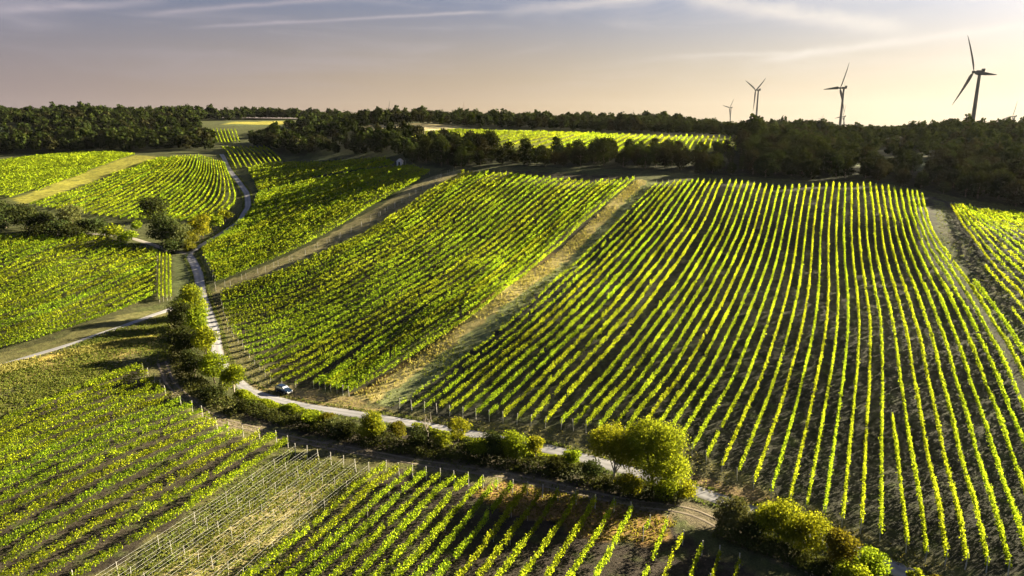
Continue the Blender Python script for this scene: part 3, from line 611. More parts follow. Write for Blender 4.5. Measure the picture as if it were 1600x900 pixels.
# ------------------------------------------------------------------ trees
def limb(bm, a, b, r0, r1, seg=6):
    a, b = Vector(a), Vector(b); d = (b-a); L_ = d.length; q = d.to_track_quat('Z', 'Y').to_matrix().to_4x4()
    ret = bmesh.ops.create_cone(bm, segments=seg, radius1=r0, radius2=r1, depth=L_, cap_ends=True)
    bmesh.ops.transform(bm, matrix=Matrix.Translation((a+b)/2) @ q, verts=ret['verts'])
def make_tree(h, w, nleaf, lsize, seed, mat, bark='bark', bare=0.22, lobes=11, flat=1.0, low=False, trunk=True):
    """returns (crown mesh, trunk mesh), origin at the foot"""
    r = np.random.default_rng(seed); c0 = h*bare; ch = h-c0
    lob = []
    for i in range(lobes):
        a = r.uniform(0, 2*math.pi); f = r.uniform(0, 1)**0.8; zz = c0+ch*(0.18+0.64*f)
        rad = w*0.5*(0.72 if low else 0.62)*math.sqrt(max(0.08, 1-((f-0.35)/0.72)**2))*r.uniform(0.55, 1.08)
        R = w*r.uniform(0.17, 0.27)
        lob.append((rad*math.cos(a), rad*math.sin(a), zz, R, R*r.uniform(0.7, 1.0)*flat))
    lob.append((0, 0, c0+ch*0.72, w*0.26, ch*0.30)); lob.append((r.uniform(-.1, .1)*w, 0, c0+ch*0.4, w*0.3, ch*0.3))
    if low: lob.append((0, 0, c0+ch*0.2, w*0.38, ch*0.25))
    wt = np.array([l[3]**2 for l in lob]); k = r.choice(len(lob), nleaf, p=wt/wt.sum()); LB = np.array(lob)[k]
    d = r.normal(size=(nleaf, 3)); d /= np.linalg.norm(d, axis=1)[:, None]
    rr = r.uniform(0.35, 1.0, nleaf)**0.5; rr *= 1+0.18*r.normal(size=nleaf)*0.6
    P = LB[:, :3]+d*np.c_[LB[:, 3], LB[:, 3], LB[:, 4]]*rr[:, None]
    P[:, 2] = np.maximum(P[:, 2], 0.12*h if not low else 0.1)
    Q = leaves(P, lsize*r.uniform(0.6, 1.35, nleaf), d+np.array([0, 0, 0.25]), 1.0, spread=1.3)
    crown = quads_mesh('crown', Q, [mat]); tm = None
    if trunk:
        bm = bmesh.new(); tr = max(0.05, h*0.022); p0 = Vector((0, 0, -0.3)); pts = [p0]
        for i in range(1, 5): pts.append(Vector((r.normal(0, 0.02)*h, r.normal(0, 0.02)*h, h*0.16*i)))
        for i in range(4): limb(bm, pts[i], pts[i+1], tr*(1.15-0.22*i), tr*(1.15-0.22*(i+1)), 8)
        for l in lob[:8]:
            s = pts[1+int(r.integers(0, 3))]; mid = (s+Vector(l[:3]))/2+Vector((0, 0, 0.04*h)); limb(bm, s, mid, tr*0.5, tr*0.32, 5); limb(bm, mid, Vector(l[:3]), tr*0.32, tr*0.1, 5)
        tm = bpy.data.meshes.new('trunk'); bm.to_mesh(tm); bm.free(); tm.materials.append(M[bark])
    return crown, tm
def put_tree(name, x, y, crown, trunk, sc, rz, label, cat, group=None, szf=1.0):
    root = link(bpy.data.objects.new(name, None)); root.empty_display_size = 0.5
    root.location = (x, y, float(H(x, y))); root.rotation_euler = (0, 0, rz); root.scale = (sc, sc, sc*szf)
    tag(root, label, cat, group)
    link(bpy.data.objects.new('crown', crown), root)
    if trunk: link(bpy.data.objects.new('trunk', trunk), root)
    return root

# woods: every tree stands on its own spot; the 270 nearest are things, the mass behind is stuff
for nm, c, t in (('oak', [(0.0082, 0.0133, 0.0046), (0.0153, 0.0204, 0.0056), (0.0244, 0.0286, 0.0071)], (0.0408, 0.0459, 0.0102)),
                 ('ash', [(0.0112, 0.0184, 0.0051), (0.0215, 0.0295, 0.0066), (0.0331, 0.0398, 0.0082)], (0.0612, 0.0714, 0.0102)),
                 ('beech', [(0.0122, 0.0142, 0.0062), (0.0215, 0.0224, 0.0082), (0.0316, 0.0306, 0.0102)], (0.0510, 0.0459, 0.0128))):
    M['wood_'+nm] = leaf_mat(nm+'_leaves', c, 0.18, t, patch=0.1, vary=0.35)
far_protos = []
for i in range(10):
    M['tree_'] = M['wood_'+('oak', 'ash', 'beech', 'oak', 'ash')[i % 5]]
    hh = (9, 13.5, 11, 12, 14.5, 10, 12.5, 11, 9.5, 13)[i]; ww = hh*(1.0, .72, .95, .8, .62, 1.05, .8, .9, .95, .75)[i]
    far_protos.append((make_tree(hh, ww, 1500, 0.66, 100+i, M['tree_'], lobes=11, bare=0.10, low=True), make_tree(hh, ww, 210, 1.6, 200+i, M['tree_'], lobes=9, bare=0.16, trunk=False)))
pts = []
for fi, fp in enumerate(FOREST):
    fp = np.array(fp); mn, mx = fp.min(0), fp.max(0); sp = (8.0, 9.5, 8.5, 8.0)[fi]
    nx_, ny_ = int((mx[0]-mn[0])/sp)+1, int((mx[1]-mn[1])/(sp*0.87))+1
    for j in range(ny_):
        for i in range(nx_):
            x = mn[0]+(i+0.5*(j % 2))*sp+rng.normal(0, sp*0.2); y = mn[1]+j*sp*0.87+rng.normal(0, sp*0.2)
            if not inside(fp, np.array([x]), np.array([y]))[0]: continue
            if any(inside(c, np.array([x]), np.array([y]))[0] for c in CLEARINGS): continue
            qx, qy = to_px(x, y, H(x, y)+8)
            if qx < -140 or qx > 1760: continue
            if qx > 1640 and rng.random() < 0.0: continue
            pts.append((math.hypot(x, y), x, y, fi, float(qx)))
pts.sort()
# leave out the trees deep inside the woods that the ones before them hide
sky_line = np.full(500, 1e9); keep = []
for t in pts:
    d, x, y, fi, qx = t; hgt = 8.5 if (fi == 3 and d < 362 and qx < 1160) else 12.5
    _, ty = to_px(x, y, H(x, y)+hgt); b = int((qx+200)/4); wd = max(1, int(4.5/d*F/4)); sl = slice(max(0, b-wd), b+wd+1)
    if float(ty) < np.median(sky_line[sl])+5: keep.append(t)
    sky_line[sl] = np.minimum(sky_line[sl], float(ty))
pts = keep
NEARW = 270
cnt = {}
WN = {0: ('dark broadleaf tree in the wood below the pale wheat field', 'trees in the wood below the wheat field', '%s tree from the left, nearest rank of the wood below the pale wheat field'),
      1: ('', 'trees in the wood on the left hill', '%s tree from the left, nearest rank of the left hillside wood'),
      2: ('', 'trees along the ridge wood', '%s tree from the left, front rank of the dark ridge wood'),
      3: ('', 'trees in the belt above the striped slope', '%s tree from the left in the %s rank of the belt above the striped slope')}
near = pts[:NEARW]
# ranks by depth inside each wood, then left to right
by = {}
for d, x, y, fi, qx in near: by.setdefault(fi, []).append((d, x, y, qx))
bottoms = {}
for fi, L_ in by.items():
    L_.sort(key=lambda t: t[0])
    nr = max(1, int(round(len(L_)/26))); per = math.ceil(len(L_)/nr)
    for k in range(nr):
        grp = sorted(L_[k*per:(k+1)*per], key=lambda t: t[3])
        for j, (d, x, y, qx) in enumerate(grp):
            kk = int(rng.integers(0, 10)); hi = far_protos[kk][0]; tall = (9, 13.5, 11, 12, 14.5, 10, 12.5, 11, 9.5, 13)[kk]
            rank = ordinal(k+1)
            where = {0: 'wood below the pale wheat field', 1: 'left hillside wood', 2: 'dark ridge wood', 3: 'tree belt above the striped slope'}[fi]
            sc = rng.uniform(0.72, 1.2)*(1.22 if rng.random() < 0.12 else 1.0)
            if fi == 3 and d < 362 and qx < 1165: sc *= (0.9 if d < 318 else 0.62)*(0.78 if qx > 960 else 1.0)
            if fi == 1: sc *= 0.85
            if fi == 0: sc *= 0.72 if (x > -125 and d > 395 and y > 410+0.35*(-x)) else 1.7 if x < -115 else 1.4 if x < -55 else 0.9
            sc *= 1+0.22*math.sin(x/15+1)*math.sin(y/21+2)
            if fi in (2, 3) and d > 370 and qx > 1120: sc *= 0.72
            if fi == 3 and d < 345 and qx > 1165: sc *= 1.15 if qx < 1325 else 0.74 if qx < 1490 else 1.3
            if fi == 3 and qx > 1165: sc = min(sc, (12.5 if d < 300 else 10.0)/tall)
            put_tree('woodland_tree', x, y, hi[0], hi[1], sc, rng.uniform(0, 6.28), f'{ordinal(j+1)} tree from the left, {rank} nearest rank of the {where}', 'tree', WN[fi][1], rng.uniform(0.85, 1.12))
mass = []; mass_m = []
for d, x, y, fi, qx in pts[NEARW:]:
    kk = int(rng.integers(0, 10)); cr = far_protos[kk][1][0]; mass_m.append(np.full(len(cr.polygons), (0, 1, 2, 0, 1)[kk % 5])); n = len(cr.vertices); co = np.empty(n*3, np.float32); cr.vertices.foreach_get('co', co); co = co.reshape(-1, 3)
    a = rng.uniform(0, 6.28); s = rng.uniform(0.7, 1.15)*(0.90 if fi == 1 and d > 640 else 1.05 if fi == 1 else 0.70 if qx > 1120 else 0.82)*(1.2 if rng.random() < 0.08 else 1.0)*(1+0.22*math.sin(x/19+1)*math.sin(y/31+2)); ca, sa = math.cos(a), math.sin(a)
    mass.append(np.c_[(co[:, 0]*ca-co[:, 1]*sa)*s+x, (co[:, 0]*sa+co[:, 1]*ca)*s+y, co[:, 2]*s*rng.uniform(0.9, 1.1)+float(H(x, y))])
print('woods', len(pts), 'mass', len(mass))
o = link(bpy.data.objects.new('distant_woodland', quads_mesh('distant_woodland', np.concatenate(mass), [M['wood_oak'], M['wood_ash'], M['wood_beech']], np.concatenate(mass_m))))
tag(o, 'dense dark green woodland closing off the hills along the skyline', 'woodland', kind='stuff')

# roadside and field trees and bushes: (name, foot px, height m, width m, material, label)
HEDGE = [
    ('large_tree', (1020, 768), 11.2, 11.6, 'tree_bright', 'largest yellow-green tree by the road, lower middle of the slope', 5200, {}),
    ('roadside_tree', (958, 754), 9.8, 8.6, 'tree_bright', 'slimmer tree with a pale bare trunk, left of the largest roadside tree', 3200, dict(bark='pale_bark', bare=0.3)),
    ('bush', (893, 728), 2.7, 3.4, 'tree_green', 'small round bush on the kerb left of the pale-trunked tree', 900, dict(low=True)),
    ('bush', (925, 748), 3.0, 3.6, 'tree', 'dark bush at the foot of the pale-trunked tree', 900, dict(low=True)),
    ('bush', (1068, 778), 2.6, 4.2, 'tree_bright', 'low bush at the right foot of the largest roadside tree', 1000, dict(low=True)),
    ('roadside_tree', (772, 716), 4.6, 5.0, 'tree', 'dark rounded shrub tree, left one of the three beside the bare road stretch', 1900, dict(low=True)),
    ('roadside_tree', (805, 722), 5.2, 5.6, 'tree_green', 'tallest of the three rounded shrub trees beside the bare road stretch', 2200, dict(low=True)),
    ('roadside_tree', (836, 722), 4.6, 3.8, 'tree_bright', 'bright thin-stemmed shrub tree at the right end of the rounded three', 1500, dict(bare=0.3)),
    ('roadside_tree', (716, 690), 4.3, 4.6, 'tree_bright', 'sparse yellow sapling standing right of the dead tree', 900, {}),
    ('bush', (690, 700), 2.6, 4.0, 'tree_bright', 'yellow bush beneath the sparse sapling', 900, dict(low=True)),
    ('bush', (735, 708), 2.4, 4.5, 'tree', 'dark bush between the sapling and the rounded shrub trees', 900, dict(low=True)),
    ('roadside_tree', (583, 692), 5.6, 5.6, 'tree_bright', 'bushy yellow tree in the hedge below the car, lit from the right', 2600, dict(bare=0.12)),
    ('bush', (624, 686), 3.2, 3.6, 'tree_rust', 'small ochre bush right of the bushy yellow hedge tree', 1000, dict(low=True)),
    ('bush', (548, 682), 2.6, 4.4, 'tree', 'dark bush left of the bushy yellow hedge tree', 900, dict(low=True)),
    ('bush', (510, 667), 2.5, 4.4, 'tree_rust', 'brownish bush at the right end of the clipped hedge', 1000, dict(low=True)),
    ('roadside_tree', (366, 618), 6.7, 5.8, 'tree_green', 'light green tree with a visible stem at the left end of the clipped hedge', 2300, dict(bark='pale_bark', bare=0.3)),
    ('roadside_tree', (298, 500), 9.8, 9.9, 'tree_bright', 'golden-topped tree at the head of the roadside tree line', 3300, dict(bare=0.12)),
    ('roadside_tree', (284, 516), 7.8, 7.3, 'tree', 'dark tree just below the golden-topped tree', 2000, dict(low=True)),
    ('roadside_tree', (312, 528), 8.2, 7.4, 'tree_green', 'green tree touching the road below the golden-topped tree', 2400, dict(bare=0.12)),
    ('roadside_tree', (292, 556), 7.4, 7.2, 'tree', 'dark tree on the meadow side, middle of the roadside tree line', 2000, dict(low=True)),
    ('roadside_tree', (322, 560), 7.9, 7.2, 'tree_green', 'bright green tree on the road side, middle of the tree line', 2400, dict(bare=0.12)),
    ('roadside_tree', (305, 590), 6.7, 6.7, 'tree', 'dark tree at the bend of the earth track', 1900, dict(low=True)),
    ('roadside_tree', (336, 598), 7.2, 6.9, 'tree_green', 'leafy green tree just above the light green stemmed tree', 2300, dict(bare=0.12)),
    ('bush', (335, 628), 3.4, 5.4, 'tree', 'shaded bush left of the light green stemmed tree', 1300, dict(low=True)),
    ('bush', (393, 640), 2.2, 3.0, 'tree_green', 'little green bush below the light green stemmed tree', 900, dict(low=True)),
    ('round_bush', (1142, 828), 4.4, 5.6, 'tree_olive', 'dull olive round bush where the earth track meets the road', 2600, dict(low=True)),
    ('bush', (1182, 838), 3.0, 4.2, 'tree', 'dark green bush right of the olive round bush', 1300, dict(low=True)),
    ('roadside_tree', (1215, 852), 6.7, 6.6, 'tree_bright', 'left half of the broad bright tree pair, lower right roadside', 2800, dict(low=True)),
    ('roadside_tree', (1258, 868), 6.0, 6.2, 'tree_bright', 'right half of the broad bright tree pair, lower right roadside', 2600, dict(low=True)),
    ('roadside_tree', (1312, 892), 5.6, 5.0, 'tree_rust', 'ochre-topped tree between the bright pair and the broad-leaved bush', 2400, dict(low=True)),
    ('bush', (1358, 906), 4.2, 4.6, 'tree_green', 'broad-leaved green bush at the bottom edge beside the road', 1500, dict(low=True)),
    ('bush', (1330, 925), 3.6, 4.6, 'tree_green', 'bush cut by the bottom edge below the ochre-topped tree', 1300, dict(low=True)),
    ('bush', (1428, 918), 2.3, 2.0, 'tree_bright', 'small spiky shrub at the bottom edge right of the road end', 600, dict(low=True)),
    ('bush', (1460, 926), 2.3, 2.2, 'tree_rust', 'last small shrub at the bottom edge, rightmost of the roadside', 600, dict(low=True)),
    ('field_tree', (240, 347), 10.8, 14.2, 'tree', 'dark round tree at the lower corner of the upper left field', 2200, dict(low=True)),
    ('field_tree', (256, 384), 12.2, 14.9, 'tree', 'broad dark tree above the road fork', 2600, dict(low=True)),
    ('field_tree', (282, 386), 8.8, 10.8, 'tree_olive', 'olive tree right of the broad dark tree at the fork', 2000, dict(low=True)),
    ('field_tree', (316, 374), 9.5, 10.3, 'tree_bright', 'glowing yellow bush above the road fork', 2000, dict(low=True)),
    ('bush', (300, 383), 5.4, 7.4, 'tree_rust', 'ochre bush below the glowing yellow bush', 1000, dict(low=True)),
    ('bush', (338, 358), 5.4, 6.8, 'tree_green', 'small green bush on the inner side of the road bend', 900, dict(low=True)),
    ('bush', (352, 346), 4.9, 6.8, 'tree_bright', 'small yellow bush at the tip of the upper left rows', 900, dict(low=True)),
    ('field_tree', (10, 356), 11.5, 16.2, 'tree', 'large dark tree at the left edge between two left fields', 2200, dict(low=True)),
    ('field_tree', (42, 358), 9.5, 13.5, 'tree', 'dark tree second from the left edge between two left fields', 2000, dict(low=True)),
    ('field_tree', (76, 361), 6.8, 12.2, 'tree_olive', 'lower olive tree in the dark hedge between two left fields', 1600, dict(low=True)),
    ('field_tree', (115, 362), 10.1, 12.8, 'tree_olive', 'round-headed tree standing out of the dark left hedge', 2000, dict(low=True)),
    ('bush', (150, 366), 5.7, 10.8, 'tree', 'dark bush right of the round-headed tree', 1300, dict(low=True)),
    ('bush', (178, 372), 4.9, 9.5, 'tree_green', 'green-topped bush at the right end of the dark left hedge', 1200, dict(low=True)),
    ('bush', (198, 377), 3.8, 7.4, 'tree_green', 'last low bush where the dark left hedge meets the side road', 1000, dict(low=True)),
    ('bush', (215, 362), 4.9, 4.7, 'tree_green', 'lone small bush on the golden patch above the side road', 700, dict(low=True)),
    ('bush', (60, 372), 4.6, 12.2, 'tree', 'dark low bush below the left hedge trees', 1200, dict(low=True)),
    ('bush', (110, 373), 4.3, 12.2, 'tree', 'dark low bush below the round-headed hedge tree', 1200, dict(low=True)),
    ('field_tree', (-8, 366), 8.0, 13.0, 'tree', 'dark shrubby tree cut by the left edge in front of the left hedge', 1900, dict(low=True)),
    ('field_tree', (62, 364), 8.0, 11.0, 'tree', 'dark tree just left of the round-headed hedge tree', 1900, dict(low=True)),
    ('bush', (92, 368), 5.5, 10.0, 'tree', 'dark filling bush between the two tallest left hedge trees', 1500, dict(low=True)),
    ('bush', (133, 366), 5.5, 9.0, 'tree', 'dark filling bush right behind the round-headed hedge tree', 1500, dict(low=True)),
    ('bush', (268, 394), 4.5, 8.0, 'tree', 'shaded bush at the very tip of the road fork', 1400, dict(low=True)),
    ('bush', (298, 392), 3.6, 6.0, 'tree_rust', 'ochre bush nearest the road fork', 1200, dict(low=True)),
    ('bush', (488, 668), 3.2, 4.6, 'tree_green', 'rounded green bush hiding the road right of the clipped hedge', 1200, dict(low=True)),
    ('bush', (530, 680), 3.4, 4.8, 'tree_olive', 'dull bush hiding the road left of the bushy yellow hedge tree', 1200, dict(low=True)),
    ('bush', (655, 700), 3.0, 4.6, 'tree', 'dark bush at the foot of the dead tree', 1200, dict(low=True)),
    ('bush', (752, 716), 3.2, 4.6, 'tree_green', 'leafy bush joined to the left of the three rounded shrub trees', 1200, dict(low=True)),
    ('bush', (870, 738), 2.0, 4.0, 'scrub', 'low brown scrub bush below the bare road stretch', 900, dict(low=True)),
    ('bush', (985, 772), 3.0, 4.6, 'tree_bright', 'bright bush filling the foot of the largest roadside tree', 1300, dict(low=True)),
    ('bush', (1040, 782), 2.8, 5.0, 'tree_green', 'green bush spreading before the largest roadside tree', 1300, dict(low=True)),
]
for i, (nm, fp, hh, ww, mt, lab, nl, kw) in enumerate(HEDGE):
    x, y = ground([fp])[0]; D = math.hypot(x, y)
    ls = max(0.19, D*0.0017); nl2 = int(nl*(0.30/ls)**1.6*1.25*max(1.0, ww/5.5))
    cr, tr = make_tree(hh, ww, nl2, ls, 500+i, M[mt], lobes=14, **kw)
    put_tree(nm, x, y, cr, tr, 1.0, 0.0, lab, 'bush' if 'bush' in nm else 'tree', 'bushes along the roads' if 'bush' in nm else 'trees along the roads')
# dead tree
def dead_tree():
    x, y = ground([(668, 690)])[0]; root = link(bpy.data.objects.new('dead_tree', None)); root.location = (x, y, float(H(x, y)))
    tag(root, 'leafless grey dead tree with forked branches beside the road', 'tree')
    r = random.Random(3); bm = bmesh.new()
    limb(bm, (0, 0, -0.2), (0.1, 0, 1.6), 0.16, 0.12); limb(bm, (0.1, 0, 1.6), (-0.1, 0, 3.0), 0.12, 0.07)
    me = bpy.data.meshes.new('trunk'); bm.to_mesh(me); bm.free(); me.materials.append(M['pale_bark']); link(bpy.data.objects.new('trunk', me), root)
    for k in range(9):
        bm = bmesh.new(); a = r.uniform(0, 6.28); s = Vector((0.03, 0, r.uniform(1.3, 3.0))); e = s+Vector((math.cos(a)*1.1, math.sin(a)*0.9, r.uniform(1.3, 2.3)))
        limb(bm, s, e, 0.06, 0.03, 5)
        for q in range(3):
            f = s.lerp(e, r.uniform(0.4, 0.95)); limb(bm, f, f+Vector((r.uniform(-.6, .6), r.uniform(-.6, .6), r.uniform(0.4, 1.0))), 0.03, 0.012, 4)
        me = bpy.data.meshes.new('branch'); bm.to_mesh(me); bm.free(); me.materials.append(M['pale_bark']); link(bpy.data.objects.new('branch', me), root)
dead_tree()
# clipped hedge below the car and undergrowth along the bank
def leaf_strip(name, line, h, w, n, size, mat, label, cat, kind=None, lean=0.0):
    p = smooth_line(line, 120, 1); s = np.r_[0, np.cumsum(np.hypot(*np.diff(p, axis=0).T))]
    t = rng.uniform(0, s[-1], n); x = np.interp(t, s, p[:, 0]); y = np.interp(t, s, p[:, 1]); tx = np.gradient(p[:, 0], s); ty = np.gradient(p[:, 1], s)
    tx = np.interp(t, s, tx); ty = np.interp(t, s, ty); off = rng.uniform(-1, 1, n)*w/2
    top = h*(0.8+0.25*np.sin(t*0.9)+0.2*np.sin(t*0.37+1))*(1-0.35*np.abs(off/(w/2))**3)
    z = top*rng.beta(2.2, 0.9, n); X = x-ty*off; Y = y+tx*off
    q = leaves(np.c_[X, Y, H(X, Y)+z], size*rng.uniform(0.6, 1.3, n), np.c_[-ty*off/w, tx*off/w, np.ones(n)*0.6], 1.1, spread=1.4)
    o = link(bpy.data.objects.new(name, quads_mesh(name, q, [mat]))); tag(o, label, cat, kind=kind); return o
leaf_strip('clipped_hedge', ground([(372, 622), (410, 634), (450, 645), (492, 656)]), 1.8, 2.7, 9000, 0.22, M['tree_green'], 'low evenly cut hedge between the earth track and the road below the car', 'hedge')
leaf_strip('undergrowth', ground([(380, 640), (480, 668), (600, 698), (720, 716), (860, 738), (960, 762), (1060, 786)]), 2.0, 4.4, 16000, 0.26, M['scrub'], 'dark tangled undergrowth filling the bank below the roadside trees', 'undergrowth', 'stuff')
leaf_strip('undergrowth', ground([(1120, 830), (1180, 850), (1260, 880), (1340, 915)]), 1.6, 4.2, 7000, 0.24, M['scrub'], 'dark undergrowth at the foot of the lower right roadside trees', 'undergrowth', 'stuff')
leaf_strip('undergrowth', ground([(278, 510), (282, 560), (300, 600), (340, 632), (380, 648)]), 1.8, 5.0, 7000, 0.3, M['scrub'], 'dark undergrowth along the meadow side of the roadside tree line', 'undergrowth', 'stuff')
leaf_strip('verge_growth', ground([(645, 668), (740, 690), (840, 712), (900, 726)]), 0.9, 1.5, 2600, 0.28, M['tree_bright'], 'bright weeds on the lower verge of the road by the dead tree', 'weeds', 'stuff')
for sgn in (-1, 1):
    rd = road.copy(); g = np.gradient(rd, axis=0); g /= np.linalg.norm(g, axis=1)[:, None]; edge = rd+np.c_[-g[:, 1], g[:, 0]]*sgn*1.95
    leaf_strip('verge_grass', edge, 0.28, 1.1, 7000, 0.24, M['grass_green'], 'ragged grass along the upper edge of the road' if sgn > 0 else 'ragged grass along the lower edge of the road', 'grass', 'stuff')
# grass
def grass_patch(name, poly, n, size, hgt, mat, label):
    P = ground(poly); mn, mx = P.min(0), P.max(0); X = rng.uniform(mn[0], mx[0], n*3); Y = rng.uniform(mn[1], mx[1], n*3); k = inside(P, X, Y); X, Y = X[k][:n], Y[k][:n]
    keep = (np.sin(X*0.31+1.3*np.sin(Y*0.17))+np.sin(Y*0.23+X*0.05)+rng.normal(0, 0.9, len(X))) > -0.8; X, Y = X[keep], Y[keep]; m_ = len(X)
    s = size*rng.uniform(0.6, 1.4, m_); pts_ = np.c_[X, Y, H(X, Y)+hgt*0.45]
    nr = np.c_[rng.normal(size=(m_, 2)), np.zeros(m_)]
    q = leaves(pts_, s, nr, hgt/size, updir=np.array([0, 0, 1.0]), spread=0.3)
    o = link(bpy.data.objects.new(name, quads_mesh(name, q, [mat]))); tag(o, label, 'grass', kind='stuff')
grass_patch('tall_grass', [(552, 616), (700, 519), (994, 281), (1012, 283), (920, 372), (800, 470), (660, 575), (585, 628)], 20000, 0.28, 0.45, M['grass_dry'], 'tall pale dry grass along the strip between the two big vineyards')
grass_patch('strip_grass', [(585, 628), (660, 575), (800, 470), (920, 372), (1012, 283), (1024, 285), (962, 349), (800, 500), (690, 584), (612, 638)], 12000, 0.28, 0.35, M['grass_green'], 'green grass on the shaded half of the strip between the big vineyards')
grass_patch('meadow_grass', [(-60, 640), (0, 580), (265, 492), (270, 560), (230, 575), (60, 632), (-60, 690)], 18000, 0.28, 0.32, M['grass_green'], 'rough meadow grass below the pale path on the left')
grass_patch('wedge_grass', [(1458, 312), (1478, 318), (1490, 352), (1560, 440), (1680, 560), (1680, 630), (1600, 545), (1545, 470), (1520, 440), (1468, 383)], 5000, 0.24, 0.22, M['grass_green'], 'thin green grass on the bare wedge at the right of the slope')
grass_patch('sun_streak_grass', [(-60, 585), (60, 556), (240, 524), (236, 534), (120, 556), (-60, 602)], 7000, 0.28, 0.4, M['grass_dry'], 'dry grass coloured gold as a streak of sunlight in the left meadow')  # gold blades thicken the painted sunlight band
grass_patch('bank_grass', [(318, 455), (345, 458), (365, 515), (430, 597), (545, 618), (610, 642), (860, 670), (1080, 702), (1220, 774), (1500, 890), (1440, 890), (1180, 795), (960, 723), (640, 655), (470, 630), (388, 606), (350, 565), (342, 510)], 22000, 0.18, 0.2, M['grass_dry'], 'dry grass on the bank between the road and the vine rows')
grass_patch('sun_tinted_weeds', [(735, 765), (790, 752), (960, 785), (1060, 815), (1035, 850), (930, 845), (860, 815), (780, 800)], 3200, 0.22, 0.2, leaf_mat('sun_tinted_weeds', [(0.07, 0.07, 0.015), (0.13, 0.10, 0.02), (0.06, 0.08, 0.015)], 0.4, (0.36, 0.31, 0.03)), 'weeds tinted orange as if by low sun, between the foreground vine rows')  # weed colours carry the warm sunlight of this patch
grass_patch('plot_grass', [(175, 900), (437, 700), (578, 735), (395, 900)], 7000, 0.25, 0.18, M['grass_green'], 'short dry grass between the young wired vine rows')
grass_patch('track_grass', [(255, 560), (275, 600), (330, 645), (480, 683), (640, 712), (820, 735), (1000, 780), (1070, 812), (960, 795), (800, 756), (640, 732), (480, 702), (330, 664), (262, 614)], 6000, 0.3, 0.2, M['grass_green'], 'short worn grass along the earth track')
# posts standing in the posted strip
sp = ground([(345, 452), (420, 422), (470, 402), (520, 378), (570, 352), (620, 322), (660, 296), (705, 270)])
spl = resample(sp, 24)
for i, (x, y) in enumerate(spl):
    for s in (-1.6, 1.4):
        o = link(bpy.data.objects.new('trellis_post', post_mesh())); o.location = (x+s*0.8+rng.normal(0, .3), y+s+rng.normal(0, .3), 0); o.location.z = float(H(o.location.x, o.location.y))
        tag(o, 'bare grey trellis post in the grassy strip above the middle field', 'post', 'bare posts in the grassy strip')

# ------------------------------------------------------------------ wind turbines and masts
M['turbine'] = plain_mat('backlit_turbine_coating', (0.05, 0.05, 0.055), 0.6, var=0.05)  # near-black colour stands in for white turbines seen against the light
def blade_mesh():
    n = 14; V = []; Fc = []
    for i in range(n+1):
        t = i/n; rr = 1.6+t*54.4; ch = (2.6+3.4*math.sin(min(1, t/0.2)*math.pi/2))*(1-t)**0.75+0.5 if t > 0.03 else 1.8
        th = max(0.12, 0.9*(1-t)**1.3); tw = R_(14)*(1-t); bend = 3.5*t**2
        for (a, b) in ((-0.35, 0), (0.1, 0.5), (0.65, 0), (0.1, -0.5)):
            cx, cy = a*ch, b*th; V.append((cx*math.cos(tw)-cy*math.sin(tw), -(cx*math.sin(tw)+cy*math.cos(tw))-bend, rr))
    for i in range(n):
        for k in range(4): Fc.append((i*4+k, i*4+(k+1) % 4, i*4+4+(k+1) % 4, i*4+4+k))
    Fc.append((3, 2, 1, 0)); Fc.append(tuple(n*4+k for k in range(4)))
    me = bpy.data.meshes.new('blade'); me.from_pydata(V, [], Fc); me.materials.append(M['turbine']); return me
def bm_mesh(name, bm, mat):
    me = bpy.data.meshes.new(name); bm.to_mesh(me); bm.free(); me.materials.append(mat); return me
BL = blade_mesh()
bm = bmesh.new(); limb(bm, (0, 0, -105), (0, 0, -1.2), 3.3, 2.0, 20); TW = bm_mesh('tower', bm, M['turbine'])
bm = bmesh.new(); bmesh.ops.create_cube(bm, size=1); bmesh.ops.scale(bm, vec=(4.0, 11.5, 4.0), verts=bm.verts); bmesh.ops.translate(bm, vec=(0, 4.0, 0.3), verts=bm.verts); bmesh.ops.bevel(bm, geom=bm.edges[:], offset=0.9, segments=3, affect='EDGES')
r2 = bmesh.ops.create_cube(bm, size=1); bmesh.ops.scale(bm, vec=(3.4, 3.2, 3.2), verts=r2['verts']); bmesh.ops.translate(bm, vec=(0, 8.2, 3.0), verts=r2['verts']); NA = bm_mesh('nacelle', bm, M['turbine'])
bm = bmesh.new(); bmesh.ops.create_uvsphere(bm, u_segments=14, v_segments=10, radius=2.0); bmesh.ops.scale(bm, vec=(1, 1.5, 1), verts=bm.verts); HB = bm_mesh('hub', bm, M['turbine'])
def turbine(px, py, Lpx, ang, label, yaw=R_(-58), sc=1.0):
    d = px_dir(px, py); dep = F*57.0*sc/Lpx; hub = d*dep; hub[2] += Z0
    root = link(bpy.data.objects.new('wind_turbine', None)); root.location = (hub[0], hub[1], hub[2]-105*sc); root.scale = (sc,)*3
    az = math.atan2(-hub[0], hub[1]); root.rotation_euler = (0, 0, yaw+az)
    tag(root, label, 'wind turbine', 'wind turbines on the skyline')
    link(bpy.data.objects.new('tower', TW), root).location = (0, 6.0, 105)
    link(bpy.data.objects.new('nacelle', NA), root).location = (0, 2.2, 105)
    link(bpy.data.objects.new('hub', HB), root).location = (0, -2.5, 105)
    for k in range(3):
        b = link(bpy.data.objects.new('blade', BL), root); b.location = (0, -2.5, 105); b.rotation_euler = (0, R_(ang+120*k), 0)
turbine(1524.5, 112.5, 63, -22, 'nearest and tallest wind turbine, at the right edge of the sky')
turbine(1314.5, 137.5, 43, 30, 'second tallest wind turbine with one blade pointing left')
turbine(1182, 141, 33, 60, 'wind turbine whose two upper blades form a wide letter V')
turbine(1140.5, 168.5, 19.5, 43, 'small wind turbine left of the one with the V blades')
turbine(1317.5, 182, 20, 22, 'small wind turbine half hidden behind the second tallest one')
